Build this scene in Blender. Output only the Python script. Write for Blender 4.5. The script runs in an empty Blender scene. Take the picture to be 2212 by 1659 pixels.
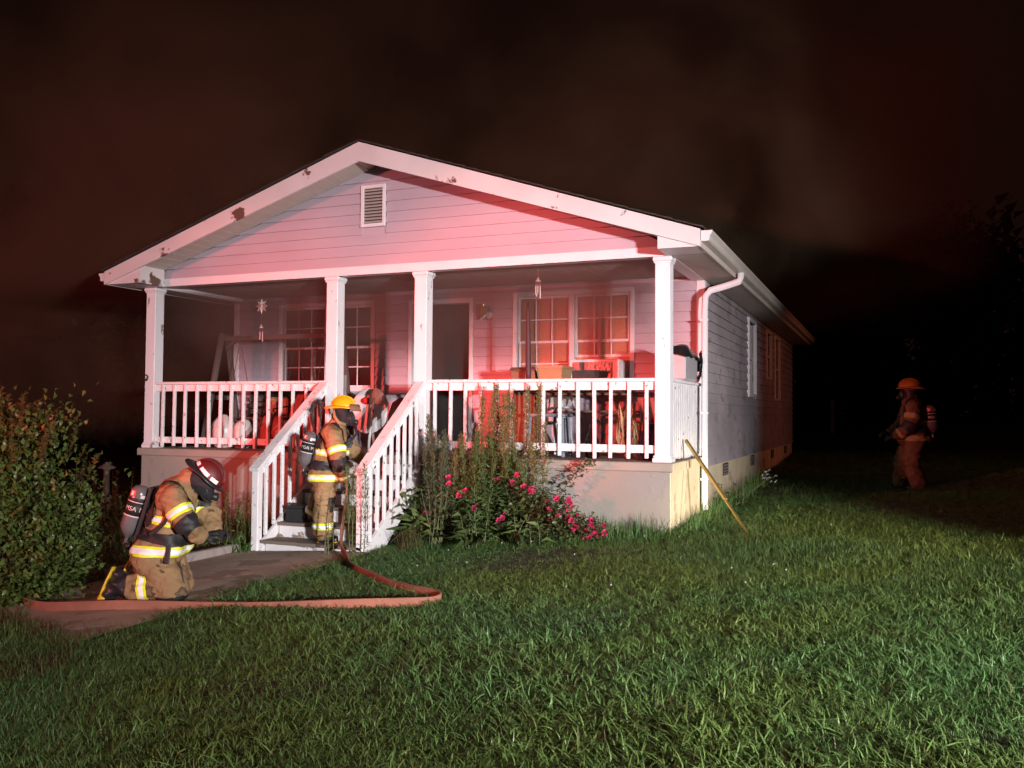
import bpy, bmesh, math, random
import numpy as np
from mathutils import Vector, Matrix, Euler
random.seed(7); RNG = np.random.default_rng(7)
sc = bpy.context.scene
COL = sc.collection
R_ = math.radians

# ------------------------------------------------------------------ camera
cd = bpy.data.cameras.new('camera'); cam = bpy.data.objects.new('camera', cd); COL.objects.link(cam); sc.camera = cam
CAM = Vector((10.0148, -9.9709, 0.545)); YAW, PITCH, ROLL, FPX = 0.3979, 0.0325, 0.0077, 1932.52
cd.sensor_fit = 'HORIZONTAL'; cd.sensor_width = 36.0; cd.lens = 36.0 * FPX / 2212.0
cd.clip_start = 0.05; cd.clip_end = 500
_f = Vector((-math.sin(YAW) * math.cos(PITCH), math.cos(YAW) * math.cos(PITCH), math.sin(PITCH)))
_r = Vector((math.cos(YAW), math.sin(YAW), 0)); _u = _r.cross(_f)
_r2 = math.cos(ROLL) * _r + math.sin(ROLL) * _u; _u2 = -math.sin(ROLL) * _r + math.cos(ROLL) * _u
M = Matrix((( _r2.x, _u2.x, -_f.x, CAM.x), (_r2.y, _u2.y, -_f.y, CAM.y), (_r2.z, _u2.z, -_f.z, CAM.z), (0, 0, 0, 1)))
cam.matrix_world = M

# ------------------------------------------------------------------ world: night sky
wd = bpy.data.worlds.new('World'); sc.world = wd; wd.use_nodes = True
wn = wd.node_tree.nodes; wl = wd.node_tree.links
bg = wn['Background']
sky = wn.new('ShaderNodeTexSky'); sky.sky_type = 'NISHITA'; sky.sun_disc = False
sky.sun_elevation = R_(-4); sky.sun_rotation = R_(200); sky.air_density = 2.0; sky.dust_density = 6.0
mixw = wn.new('ShaderNodeMix'); mixw.data_type = 'RGBA'; mixw.inputs[0].default_value = 0.85
wl.new(sky.outputs[0], mixw.inputs[6]); mixw.inputs[7].default_value = (0.11, 0.042, 0.026, 1)
wl.new(mixw.outputs[2], bg.inputs[0]); bg.inputs[1].default_value = 0.07

# ------------------------------------------------------------------ lamps of the fire vehicles in the street
def spot(name, loc, aim, power, color, size_deg, blend, radius):
    l = bpy.data.lights.new(name, 'SPOT'); o = bpy.data.objects.new(name, l); COL.objects.link(o)
    o.location = loc; d = Vector(aim) - Vector(loc); o.rotation_euler = d.to_track_quat('-Z', 'Y').to_euler()
    l.energy = power; l.color = color; l.spot_size = R_(size_deg); l.spot_blend = blend; l.shadow_soft_size = radius
    return o
WHITE = spot('engine_scene_lamp', (17.0, -13.0, 1.2), (17 - 7.85, -13 + 6.2, 1.2), 8300, (1.0, 0.92, 0.95), 57, 0.20, 0.09)
WHITE2 = spot('engine_front_lamp', (17.3, -12.7, 0.9), (7.1, -1.6, -0.35), 12500, (1.0, 0.95, 0.96), 34, 1.0, 0.09)
RED = spot('engine_red_beacon', (-3.7, -23.0, 2.0), (6.3, 1.7, 1.15), 35000, (1.0, 0.060, 0.040), 11.5, 0.9, 0.10)
RED2 = spot('engine_red_beacon_left', (-4.3, -23.0, 2.0), (2.9, 1.3, 1.0), 20000, (1.0, 0.060, 0.034), 12, 0.95, 0.10)
FLASH = spot('engine_red_flasher', (-4.6, -23.2, 2.6), (0.5, 0.0, 4.2), 8600, (1.0, 0.20, 0.21), 90, 0.7, 0.15)
AMBER = spot('second_engine_flasher', (26.0, -6.0, 2.5), (7.8, 10.6, 1.0), 2600, (1.0, 0.30, 0.18), 17, 1.0, 0.15)
WARM = spot('car_headlamp', (19.5, -7.5, -0.05), (7.8, 1.0, -0.74), 7500, (1.0, 0.82, 0.52), 10, 0.8, 0.08)

sc.view_settings.view_transform = 'Standard'; sc.view_settings.look = 'None'
sc.view_settings.exposure = 0.0; sc.view_settings.gamma = 1.0; sc.view_settings.use_curve_mapping = False
sc.render.engine = 'CYCLES'
cy = sc.cycles
cy.use_denoising = True
try: cy.denoiser = 'OPENIMAGEDENOISE'
except Exception: pass
cy.max_bounces = 6; cy.diffuse_bounces = 3; cy.glossy_bounces = 3; cy.transmission_bounces = 4; cy.transparent_max_bounces = 12
cy.volume_bounces = 0; cy.volume_max_steps = 64; cy.volume_step_rate = 1.6
cy.sample_clamp_indirect = 4.0; cy.use_light_tree = True
cy.caustics_reflective = False; cy.caustics_refractive = False

# ------------------------------------------------------------------ helpers
def ground_z(x, y):
    x = np.asarray(x, float); y = np.asarray(y, float)
    xx = np.clip(x, -14, 30); yy = np.clip(y, -40, 26)
    return -0.8 + 0.06 * (xx - 7.77) + 0.025 * yy
def gz(x, y): return float(ground_z(x, y))

class MB:
    """collects shapes as one mesh"""
    def __init__(s): s.v = []; s.f = []; s.m = []
    def add(s, v, f, m=0):
        o = len(s.v); s.v += [tuple(p) for p in v]; s.f += [tuple(i + o for i in q) for q in f]; s.m += [m] * len(f); return s
    def box(s, x0, x1, y0, y1, z0, z1, b=0.0, m=0):
        c = Vector(((x0 + x1) / 2, (y0 + y1) / 2, (z0 + z1) / 2))
        return s.obox(c, Vector((1, 0, 0)), Vector((0, 1, 0)), Vector((0, 0, 1)), abs(x1 - x0) / 2, abs(y1 - y0) / 2, abs(z1 - z0) / 2, b, m)
    def obox(s, c, ax, ay, az, hx, hy, hz, b=0.0, m=0):
        c = Vector(c); b = min(b, hx * .9, hy * .9, hz * .9)
        if b <= 0:
            v = [c + ax * hx * i + ay * hy * j + az * hz * k for k in (-1, 1) for j in (-1, 1) for i in (-1, 1)]
            f = [(0, 2, 3, 1), (4, 5, 7, 6), (0, 1, 5, 4), (2, 6, 7, 3), (0, 4, 6, 2), (1, 3, 7, 5)]
            return s.add(v, f, m)
        v = []; idx = {}
        for k in (-1, 1):
            for j in (-1, 1):
                for i in (-1, 1):
                    for a in range(3):
                        h = [hx - b, hy - b, hz - b]; h[a] += b
                        idx[(i, j, k, a)] = len(v); v.append(c + ax * h[0] * i + ay * h[1] * j + az * h[2] * k)
        f = []
        S = (-1, 1)
        for e in S:
            q = [idx[(e, -1, -1, 0)], idx[(e, 1, -1, 0)], idx[(e, 1, 1, 0)], idx[(e, -1, 1, 0)]]; f.append(q if e > 0 else q[::-1])
            q = [idx[(-1, e, -1, 1)], idx[(-1, e, 1, 1)], idx[(1, e, 1, 1)], idx[(1, e, -1, 1)]]; f.append(q if e > 0 else q[::-1])
            q = [idx[(-1, -1, e, 2)], idx[(1, -1, e, 2)], idx[(1, 1, e, 2)], idx[(-1, 1, e, 2)]]; f.append(q if e > 0 else q[::-1])
        for e in S:
            for g in S:
                q = [idx[(e, g, -1, 0)], idx[(e, g, -1, 1)], idx[(e, g, 1, 1)], idx[(e, g, 1, 0)]]; f.append(q if e * g > 0 else q[::-1])
                q = [idx[(e, -1, g, 0)], idx[(e, 1, g, 0)], idx[(e, 1, g, 2)], idx[(e, -1, g, 2)]]; f.append(q if e * g > 0 else q[::-1])
                q = [idx[(-1, e, g, 1)], idx[(-1, e, g, 2)], idx[(1, e, g, 2)], idx[(1, e, g, 1)]]; f.append(q if e * g > 0 else q[::-1])
        for k in S:
            for j in S:
                for i in S:
                    q = [idx[(i, j, k, 0)], idx[(i, j, k, 1)], idx[(i, j, k, 2)]]; f.append(q if i * j * k > 0 else q[::-1])
        return s.add(v, f, m)
    def bar(s, p0, p1, w, h, up=(0, 0, 1), b=0.0, m=0):
        p0 = Vector(p0); p1 = Vector(p1); az = (p1 - p0); L = az.length; az.normalize()
        ax = Vector(up).cross(az)
        if ax.length < 1e-4: ax = Vector((1, 0, 0)).cross(az)
        ax.normalize(); ay = az.cross(ax)
        return s.obox((p0 + p1) / 2, ax, ay, az, w / 2, h / 2, L / 2, b, m)
    def tube(s, pts, rad, n=10, m=0, cap=True, ell=None, up=None):
        pts = [Vector(p) for p in pts]; N = len(pts)
        if not hasattr(rad, '__len__'): rad = [rad] * N
        v = []; prev = None
        for i, p in enumerate(pts):
            t = (pts[min(i + 1, N - 1)] - pts[max(i - 1, 0)])
            if t.length < 1e-9: t = Vector((0, 0, 1))
            t.normalize()
            if up is not None: a = Vector(up) - t * Vector(up).dot(t)
            elif prev is None: a = t.orthogonal()
            else: a = prev - t * prev.dot(t)
            if a.length < 1e-6: a = t.orthogonal()
            a.normalize(); prev = a; b = t.cross(a)
            ra = rad[i]; e = (1, 1) if ell is None else ell
            for k in range(n):
                w = 2 * math.pi * k / n
                v.append(p + a * (math.cos(w) * ra * e[0]) + b * (math.sin(w) * ra * e[1]))
        f = []
        for i in range(N - 1):
            for k in range(n):
                k2 = (k + 1) % n
                f.append((i * n + k, i * n + k2, (i + 1) * n + k2, (i + 1) * n + k))
        if cap: f.append(tuple(range(n))[::-1]); f.append(tuple((N - 1) * n + k for k in range(n)))
        return s.add(v, f, m)
    def lathe(s, prof, c=(0, 0, 0), n=20, axis=(0, 0, 1), m=0):
        """prof: (radius, height) pairs along axis"""
        az = Vector(axis).normalized(); ax = az.orthogonal().normalized(); ay = az.cross(ax); c = Vector(c); v = []
        for r, h in prof:
            for k in range(n):
                w = 2 * math.pi * k / n; v.append(c + az * h + ax * (r * math.cos(w)) + ay * (r * math.sin(w)))
        f = []
        for i in range(len(prof) - 1):
            for k in range(n):
                k2 = (k + 1) % n; f.append((i * n + k, i * n + k2, (i + 1) * n + k2, (i + 1) * n + k))
        f.append(tuple(range(n))[::-1]); f.append(tuple((len(prof) - 1) * n + k for k in range(n)))
        return s.add(v, f, m)
    def ell(s, c, rx, ry, rz, n=14, k=9, m=0, rot=None):
        v = []; f = []; c = Vector(c)
        for i in range(k + 1):
            a = -math.pi / 2 + math.pi * i / k
            for j in range(n):
                w = 2 * math.pi * j / n
                p = Vector((rx * math.cos(a) * math.cos(w), ry * math.cos(a) * math.sin(w), rz * math.sin(a)))
                if rot is not None: p = rot @ p
                v.append(c + p)
        for i in range(k):
            for j in range(n):
                j2 = (j + 1) % n; f.append((i * n + j, i * n + j2, (i + 1) * n + j2, (i + 1) * n + j))
        return s.add(v, f, m)
    def prism(s, poly, axis, a0, a1, m=0):
        """poly in the two other axes, extruded along axis from a0 to a1"""
        n = len(poly); v = []
        for a in (a0, a1):
            for p, q in poly:
                v.append({'x': (a, p, q), 'y': (p, a, q), 'z': (p, q, a)}[axis])
        f = [tuple(range(n)), tuple(range(n, 2 * n))[::-1]] + [(i, n + i, n + (i + 1) % n, (i + 1) % n) for i in range(n)]
        return s.add(v, f, m)
    def rot(s, mat):
        s.v = [tuple(mat @ Vector(p)) for p in s.v]; return s
    def mesh(s, name, smooth=False):
        me = bpy.data.meshes.new(name); me.from_pydata(s.v, [], s.f); me.validate()
        bm = bmesh.new(); bm.from_mesh(me); bmesh.ops.recalc_face_normals(bm, faces=bm.faces); bm.to_mesh(me); bm.free()
        if len(me.polygons) == len(s.m): me.polygons.foreach_set('material_index', s.m)
        if smooth: me.polygons.foreach_set('use_smooth', [True] * len(me.polygons))
        return me

def link(o, parent=None):
    COL.objects.link(o)
    if parent is not None: o.parent = parent
    return o
def part(name, mb, mat, parent=None, smooth=False, rel=True, autos=None):
    """one mesh object; vertices given in world space when rel (parents are unrotated Empties or meshes at their own origin)"""
    me = mb if isinstance(mb, bpy.types.Mesh) else mb.mesh(name, smooth)
    mats = mat if isinstance(mat, (list, tuple)) else [mat]
    if not me.materials:
        for q in mats: me.materials.append(q)
    if smooth and autos:
        me.set_sharp_from_angle(angle=R_(autos))
    o = bpy.data.objects.new(name, me); link(o, parent)
    if parent is not None and rel:
        off = world_off(parent)
        o.location = (-off[0], -off[1], -off[2])
    return o
def world_off(o):
    t = Vector((0, 0, 0))
    while o is not None: t += o.location; o = o.parent
    return t
def thing(name, label, cat, loc=(0, 0, 0), group=None, rotz=0.0):
    o = bpy.data.objects.new(name, None); link(o); o.empty_display_size = 0.1
    o.location = loc; o.rotation_euler = (0, 0, rotz); return tag(o, label, cat, group)
def tag(o, label, cat, group=None, kind=None):
    if label: o['label'] = label
    if cat: o['category'] = cat
    if group: o['group'] = group
    if kind: o['kind'] = kind
    return o
def struct(o): o['kind'] = 'structure'; return o
def share(name, src, parent, loc=None):
    """another object on the same mesh data"""
    o = bpy.data.objects.new(name, src.data); link(o, parent); o.location = loc if loc is not None else src.location; return o

# ------------------------------------------------------------------ materials
def nd(nt, t, **kw):
    n = nt.nodes.new(t)
    for k, v in kw.items():
        if k.startswith('i_'):
            n.inputs[int(k[2:]) if k[2:].isdigit() else k[2:]].default_value = v
        else: setattr(n, k, v)
    return n
def mat(name, col, rough=0.6, var=0.12, scale=6.0, bump=0.15, bscale=60.0, metal=0.0, col2=None, patch=None, patch_scale=3.0, patch_cut=0.62, spec=0.5, stretch=(1, 1, 1), sss=0.0, trans=0.0, bdist=0.004):
    """principled with noise colour variation, optional second-colour patches (wear, peeling, stains) and fine bump"""
    m = bpy.data.materials.new(name); m.use_nodes = True; nt = m.node_tree; L = nt.links
    b = nt.nodes['Principled BSDF']; b.inputs['Roughness'].default_value = rough; b.inputs['Metallic'].default_value = metal
    b.inputs['Specular IOR Level'].default_value = spec
    tc = nd(nt, 'ShaderNodeTexCoord'); mp = nd(nt, 'ShaderNodeMapping'); mp.inputs['Scale'].default_value = stretch
    L.new(tc.outputs['Object'], mp.inputs[0])
    n1 = nd(nt, 'ShaderNodeTexNoise'); n1.inputs['Scale'].default_value = scale; n1.inputs['Detail'].default_value = 5; L.new(mp.outputs[0], n1.inputs['Vector'])
    mr = nd(nt, 'ShaderNodeMapRange'); mr.inputs[1].default_value = 0.25; mr.inputs[2].default_value = 0.75; mr.inputs[3].default_value = 1 - var; mr.inputs[4].default_value = 1 + var
    L.new(n1.outputs[0], mr.inputs[0])
    mx = nd(nt, 'ShaderNodeVectorMath', operation='SCALE'); mx.inputs[0].default_value = col[:3]; L.new(mr.outputs[0], mx.inputs['Scale'])
    out = mx.outputs[0]
    if col2 is not None:
        n3 = nd(nt, 'ShaderNodeTexNoise'); n3.inputs['Scale'].default_value = scale * 0.35; n3.inputs['Detail'].default_value = 3; L.new(mp.outputs[0], n3.inputs['Vector'])
        r3 = nd(nt, 'ShaderNodeMapRange'); r3.inputs[1].default_value = 0.35; r3.inputs[2].default_value = 0.65; L.new(n3.outputs[0], r3.inputs[0])
        m3 = nd(nt, 'ShaderNodeMix', data_type='RGBA'); L.new(r3.outputs[0], m3.inputs[0]); L.new(out, m3.inputs[6]); m3.inputs[7].default_value = (*col2[:3], 1); out = m3.outputs[2]
    hsrc = None
    if patch is not None:
        n2 = nd(nt, 'ShaderNodeTexNoise'); n2.inputs['Scale'].default_value = patch_scale; n2.inputs['Detail'].default_value = 9; n2.inputs['Roughness'].default_value = 0.62; L.new(mp.outputs[0], n2.inputs['Vector'])
        r2 = nd(nt, 'ShaderNodeMapRange'); r2.inputs[1].default_value = patch_cut; r2.inputs[2].default_value = patch_cut + 0.025; L.new(n2.outputs[0], r2.inputs[0])
        m2 = nd(nt, 'ShaderNodeMix', data_type='RGBA'); L.new(r2.outputs[0], m2.inputs[0]); L.new(out, m2.inputs[6]); m2.inputs[7].default_value = (*patch[:3], 1); out = m2.outputs[2]; hsrc = r2.outputs[0]
    L.new(out, b.inputs['Base Color'])
    if bump > 0:
        n4 = nd(nt, 'ShaderNodeTexNoise'); n4.inputs['Scale'].default_value = bscale; n4.inputs['Detail'].default_value = 4; L.new(mp.outputs[0], n4.inputs['Vector'])
        bp = nd(nt, 'ShaderNodeBump'); bp.inputs['Strength'].default_value = bump; bp.inputs['Distance'].default_value = bdist
        if hsrc is not None:
            sub = nd(nt, 'ShaderNodeMath', operation='SUBTRACT'); L.new(n4.outputs[0], sub.inputs[0]); L.new(hsrc, sub.inputs[1]); L.new(sub.outputs[0], bp.inputs['Height'])
        else: L.new(n4.outputs[0], bp.inputs['Height'])
        L.new(bp.outputs[0], b.inputs['Normal'])
    if trans > 0:
        try: b.inputs['Transmission Weight'].default_value = trans
        except Exception: pass
    return m
def leafmat(name, c1, c2, rough=0.45, tl=0.35, spec=0.4, patch=None, pscale=.7):
    """leaf: colour varies from leaf to leaf, some light passes through"""
    m = bpy.data.materials.new(name); m.use_nodes = True; nt = m.node_tree; L = nt.links
    b = nt.nodes['Principled BSDF']; b.inputs['Roughness'].default_value = rough; b.inputs['Specular IOR Level'].default_value = spec
    g = nd(nt, 'ShaderNodeNewGeometry'); oi = nd(nt, 'ShaderNodeObjectInfo')
    ad = nd(nt, 'ShaderNodeMath', operation='ADD'); L.new(g.outputs['Random Per Island'], ad.inputs[0]); L.new(oi.outputs['Random'], ad.inputs[1])
    fr = nd(nt, 'ShaderNodeMath', operation='FRACT'); L.new(ad.outputs[0], fr.inputs[0])
    cr = nd(nt, 'ShaderNodeMix', data_type='RGBA'); L.new(fr.outputs[0], cr.inputs[0]); cr.inputs[6].default_value = (*c1, 1); cr.inputs[7].default_value = (*c2, 1)
    co = cr.outputs[2]
    if patch is not None:
        n1 = nd(nt, 'ShaderNodeTexNoise'); n1.inputs['Scale'].default_value = pscale; n1.inputs['Detail'].default_value = 4; L.new(g.outputs['Position'], n1.inputs['Vector'])
        r1 = nd(nt, 'ShaderNodeMapRange'); r1.inputs[1].default_value = .40; r1.inputs[2].default_value = .66; L.new(n1.outputs[0], r1.inputs[0])
        m1 = nd(nt, 'ShaderNodeMix', data_type='RGBA'); L.new(r1.outputs[0], m1.inputs[0]); L.new(co, m1.inputs[6]); m1.inputs[7].default_value = (*patch, 1); co = m1.outputs[2]
    L.new(co, b.inputs['Base Color'])
    t = nd(nt, 'ShaderNodeBsdfTranslucent'); L.new(co, t.inputs[0])
    mx = nd(nt, 'ShaderNodeMixShader'); mx.inputs[0].default_value = tl; L.new(b.outputs[0], mx.inputs[1]); L.new(t.outputs[0], mx.inputs[2])
    L.new(mx.outputs[0], nt.nodes['Material Output'].inputs[0])
    return m
def glassmat(name, tint=(0.9, 0.9, 0.9), rough=0.02):
    m = bpy.data.materials.new(name); m.use_nodes = True; nt = m.node_tree; L = nt.links; nt.nodes.remove(nt.nodes['Principled BSDF'])
    fr = nd(nt, 'ShaderNodeFresnel'); fr.inputs[0].default_value = 1.5
    ml = nd(nt, 'ShaderNodeMath', operation='MULTIPLY'); ml.inputs[1].default_value = 1.6; L.new(fr.outputs[0], ml.inputs[0])
    tr = nd(nt, 'ShaderNodeBsdfTransparent'); tr.inputs[0].default_value = (*tint, 1)
    gl = nd(nt, 'ShaderNodeBsdfGlossy'); gl.inputs['Roughness'].default_value = rough
    mx = nd(nt, 'ShaderNodeMixShader'); L.new(ml.outputs[0], mx.inputs[0]); L.new(tr.outputs[0], mx.inputs[1]); L.new(gl.outputs[0], mx.inputs[2])
    L.new(mx.outputs[0], nt.nodes['Material Output'].inputs[0]); return m

MT = {}
MT['white'] = mat('white_paint', (0.74, 0.72, 0.73), 0.5, 0.05, 5, 0.25, 40, patch=(0.22, 0.19, 0.17), patch_scale=5, patch_cut=0.70)
MT['white_post'] = mat('weathered_post_paint', (0.75, 0.73, 0.74), 0.5, 0.06, 4, 0.25, 40, patch=(0.28, 0.25, 0.23), patch_scale=9, patch_cut=0.625, stretch=(1, 1, 0.45))
MT['white_rail'] = mat('worn_rail_paint', (0.74, 0.72, 0.72), 0.55, 0.08, 5, 0.3, 50, patch=(0.20, 0.16, 0.13), patch_scale=11, patch_cut=0.62)
MT['rake'] = mat('peeling_fascia_paint', (0.70, 0.66, 0.65), 0.5, 0.07, 2.5, 0.25, 30, patch=(0.13, 0.075, 0.05), patch_scale=2.4, patch_cut=0.600)
MT['siding'] = mat('lavender_vinyl_siding', (0.48, 0.395, 0.445), 0.5, 0.06, 1.5, 0.12, 90, col2=(0.43, 0.35, 0.395), stretch=(1, 1, 3))
MT['side_siding'] = mat('dusty_vinyl_siding', (0.48, 0.415, 0.435), 0.55, 0.10, 2.2, 0.12, 90, col2=(0.34, 0.305, 0.315), patch=(0.29, 0.255, 0.255), patch_scale=2.6, patch_cut=0.57, stretch=(1, 1, 1.4))
MT['trim'] = mat('trim_paint', (0.72, 0.69, 0.70), 0.45, 0.05, 4, 0.1, 50)
MT['soffit'] = mat('soffit_vinyl', (0.52, 0.47, 0.40), 0.55, 0.06, 4, 0.1, 50)
MT['ceiling'] = mat('porch_ceiling_paint', (0.40, 0.33, 0.30), 0.7, 0.10, 2, 0.1, 50)
MT['shingle'] = mat('roof_shingle', (0.045, 0.035, 0.032), 0.9, 0.3, 20, 0.5, 120)
MT['slab'] = mat('porch_concrete', (0.33, 0.29, 0.24), 0.85, 0.14, 3, 0.5, 70, col2=(0.27, 0.25, 0.21), bdist=0.006)
MT['stucco'] = mat('grey_stucco', (0.30, 0.275, 0.225), 0.9, 0.12, 2.2, 0.5, 60, col2=(0.25, 0.235, 0.20), patch=(0.25, 0.24, 0.22), patch_scale=1.1, patch_cut=0.55, bdist=0.006)  # front kept darker than the side; light difference partly put into colour
MT['stucco_lit_side'] = mat('cream_stucco_lit_side', (0.68, 0.57, 0.38), 0.9, 0.12, 2.5, 0.5, 40, patch=(0.46, 0.38, 0.26), patch_scale=1.6, patch_cut=0.58, bdist=0.008)  # cream side stucco, its stronger light partly put into the colour
MT['dark'] = mat('dark_interior', (0.05, 0.04, 0.04), 0.9, 0.1, 3, 0)
MT['hall'] = mat('sooty_hall_wall', (0.48, 0.41, 0.38), 0.9, 0.2, 2, 0)
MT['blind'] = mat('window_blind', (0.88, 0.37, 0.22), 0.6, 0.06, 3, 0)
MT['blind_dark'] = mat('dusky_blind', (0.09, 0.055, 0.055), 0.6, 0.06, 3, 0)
MT['curtain'] = mat('tan_curtain', (0.50, 0.36, 0.24), 0.8, 0.1, 6, 0.1)
MT['glass'] = glassmat('window_glass', (0.97, 0.96, 0.96))
MT['gutter'] = mat('gutter_aluminium_paint', (0.62, 0.57, 0.50), 0.4, 0.08, 3, 0.1, 50)
MT['wood'] = mat('weathered_tread', (0.20, 0.15, 0.115), 0.85, 0.22, 6, 0.5, 40, stretch=(0.4, 3, 3), col2=(0.15, 0.115, 0.09))
MT['greywood'] = mat('grey_plank', (0.26, 0.22, 0.20), 0.85, 0.15, 5, 0.4, 40, stretch=(3, 3, 0.4))
MT['stair_white'] = mat('scuffed_stair_paint', (0.70, 0.68, 0.68), 0.55, 0.08, 4, 0.3, 45, patch=(0.24, 0.19, 0.15), patch_scale=6, patch_cut=0.57, stretch=(0.6, 1, 1))
MT['black'] = mat('black_nylon', (0.018, 0.017, 0.018), 0.6, 0.2, 20, 0.2, 120)
MT['rubber'] = mat('black_rubber', (0.02, 0.02, 0.022), 0.4, 0.15, 10, 0.1, 80)
MT['chrome'] = mat('polished_metal', (0.7, 0.7, 0.7), 0.2, 0.05, 10, 0.05, 60, metal=1.0)
# ================================================================== the setting
def grid_mesh(name, xs, ys, zf):
    X, Y = np.meshgrid(xs, ys, indexing='ij'); Z = zf(X, Y); n, m = X.shape
    v = np.stack([X, Y, Z], -1).reshape(-1, 3); f = []
    for i in range(n - 1):
        for j in range(m - 1):
            a = i * m + j; f.append((a, a + m, a + m + 1, a + 1))
    me = bpy.data.meshes.new(name); me.from_pydata(v.tolist(), [], f); me.polygons.foreach_set('use_smooth', [True] * len(f)); return me
MT['soil'] = mat('lawn_soil', (0.030, 0.034, 0.014), 0.95, 0.3, 4, 0.6, 30, col2=(0.040, 0.030, 0.018), bdist=0.02)
xs = np.concatenate([np.linspace(-150, -16, 12), np.linspace(-14, 24, 77), np.linspace(28, 150, 12)])
ys = np.concatenate([np.linspace(-120, -20, 10), np.linspace(-18, 30, 97), np.linspace(34, 200, 12)])
def lawn_z(X, Y):
    return ground_z(X, Y) + 0.018 * np.sin(X * 1.7 + 0.6 * np.sin(Y * 1.3)) * np.sin(Y * 1.5 + 1.0) - 0.012
g = part('ground', grid_mesh('ground', xs, ys, lawn_z), MT['soil']); struct(g)
# walkway from the steps out towards the street
MT['path'] = mat('dirty_concrete_path', (0.50, 0.41, 0.315), 0.9, 0.22, 3.5, 0.6, 45, col2=(0.38, 0.31, 0.235), patch=(0.30, 0.24, 0.17), patch_scale=1.7, patch_cut=0.54, bdist=0.01)
def path_mesh(x0, x1, y0, y1, n=10, m=24):
    xs = np.linspace(x0, x1, n); ys = np.linspace(y0, y1, m)
    return grid_mesh('path', xs, ys, lambda X, Y: ground_z(X, Y) + 0.022 + 0.004 * np.sin(X * 5) * np.cos(Y * 4))
pth = part('path', path_mesh(2.75, 4.74, -5.35, -1.42), MT['path']); struct(pth)
kb = MB()
for (a, b_) in (((2.68, -3.2), (2.95, -1.45)),):
    kb.bar((a[0], a[1], gz(*a) + 0.05), (b_[0], b_[1], gz(*b_) + 0.05), 0.09, 0.13, b=0.012)
tag(part('timber_edging', kb, MT['greywood']), 'low weathered timber edging along the left side of the walkway', 'edging')

# ================================================================== the house
HX0, HX1, PD, HY1 = 0.0, 7.77, 1.95, 13.85
EZ, RZ, RX = 2.53, 3.93, 3.94           # eave top, ridge top, ridge x
EX0, EX1, YF = -0.28, 8.19, -0.52       # eave ends and front overhang
house = thing('house', 'small pale lavender sided bungalow with a white front porch and gable', 'house')
def hp(name, mb, m, parent=None, **k): return part(name, mb, m, parent or house, **k)
def roof_z(x): return RZ - (RZ - EZ) * abs(x - RX) / ((RX - EX0) if x < RX else (EX1 - RX))

# foundation and slab
hp('porch_slab', MB().box(HX0 - 0.045, HX1 + 0.03, -0.085, PD, -0.105, 0.0, 0.012), MT['slab'])
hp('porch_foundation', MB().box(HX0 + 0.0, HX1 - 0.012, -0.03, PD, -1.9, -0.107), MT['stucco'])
hp('porch_side_foundation', MB().box(HX1 - 0.010, HX1 + 0.004, -0.026, PD - 0.05, -1.9, -0.109), MT['stucco_lit_side'])
hp('slab_side_face', MB().box(HX1 + 0.032, HX1 + 0.040, -0.08, PD - 0.1, -0.104, -0.004), MT['stucco_lit_side'])  # pale sheet on the slab edge, brighter side light put into colour
hp('foundation_wall', MB().box(HX0 + 0.02, HX1 - 0.02, PD + 0.01, HY1, -1.9, -0.14), MT['stucco_lit_side'])
for y in (3.7, 6.6, 9.6, 12.2):
    v = hp('foundation_vent', MB().box(HX1 - 0.024, HX1 + 0.0, y - 0.2, y + 0.2, -0.36, -0.18, 0.004), MT['dark'])
    for k in range(4): hp('louvre', MB().box(HX1 - 0.01, HX1 + 0.006, y - 0.19, y + 0.19, -0.345 + k * 0.042, -0.325 + k * 0.042), MT['greywood'], v)

# wall cores
WIN_L = (0.905, 2.71, 0.86, 2.275); DOOR = (3.30, 4.385, 0.0, 2.245); WIN_R = (5.02, 6.827, 0.86, 2.285)
def wall_core(name, x0, x1, y0, y1, z0, z1, holes):
    mb = MB(); xs = sorted({x0, x1, *[h[0] for h in holes], *[h[1] for h in holes]})
    for a, b_ in zip(xs[:-1], xs[1:]):
        hs = [h for h in holes if h[0] <= a and h[1] >= b_]; z = z0
        for h in sorted(hs, key=lambda q: q[2]):
            if h[2] > z: mb.box(a, b_, y0, y1, z, h[2])
            z = h[3]
        if z < z1: mb.box(a, b_, y0, y1, z, z1)
    return mb
inset = 0.05
hs = [(h[0] + inset, h[1] - inset, h[2] + (inset if h[2] > 0 else 0), h[3] - inset) for h in (WIN_L, DOOR, WIN_R)]
hp('front_wall', wall_core('w', HX0 + 0.03, HX1 - 0.03, PD + 0.014, PD + 0.13, 0.0, 2.42, hs), MT['siding'])
SW = [(5.95, 6.92, 0.86, 2.255), (8.50, 9.30, 1.26, 2.255), (9.92, 10.86, 0.86, 2.255)]
mb = wall_core('w', PD + 0.02, HY1 - 0.02, 0, 1, -0.16, 2.42, [(s[0] + inset, s[1] - inset, s[2] + inset, s[3] - inset) for s in SW])
mb.v = [(HX1 - 0.134 + p[1] * 0.12, p[0], p[2]) for p in mb.v]
hp('side_wall', mb, MT['side_siding'])
hp('far_side_wall', MB().box(HX0, HX0 + 0.12, PD + 0.14, HY1, -0.16, 2.42), MT['siding'])
hp('back_wall', MB().box(HX0 + 0.125, HX1 - 0.14, HY1 - 0.12, HY1, -0.16, 2.42), MT['siding'])
hp('gable_core', MB().prism([(0.06, 2.44), (HX1 - 0.06, 2.44), (RX, roof_z(RX) - 0.13)], 'y', 0.02, 0.1), MT['siding'])

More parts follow.
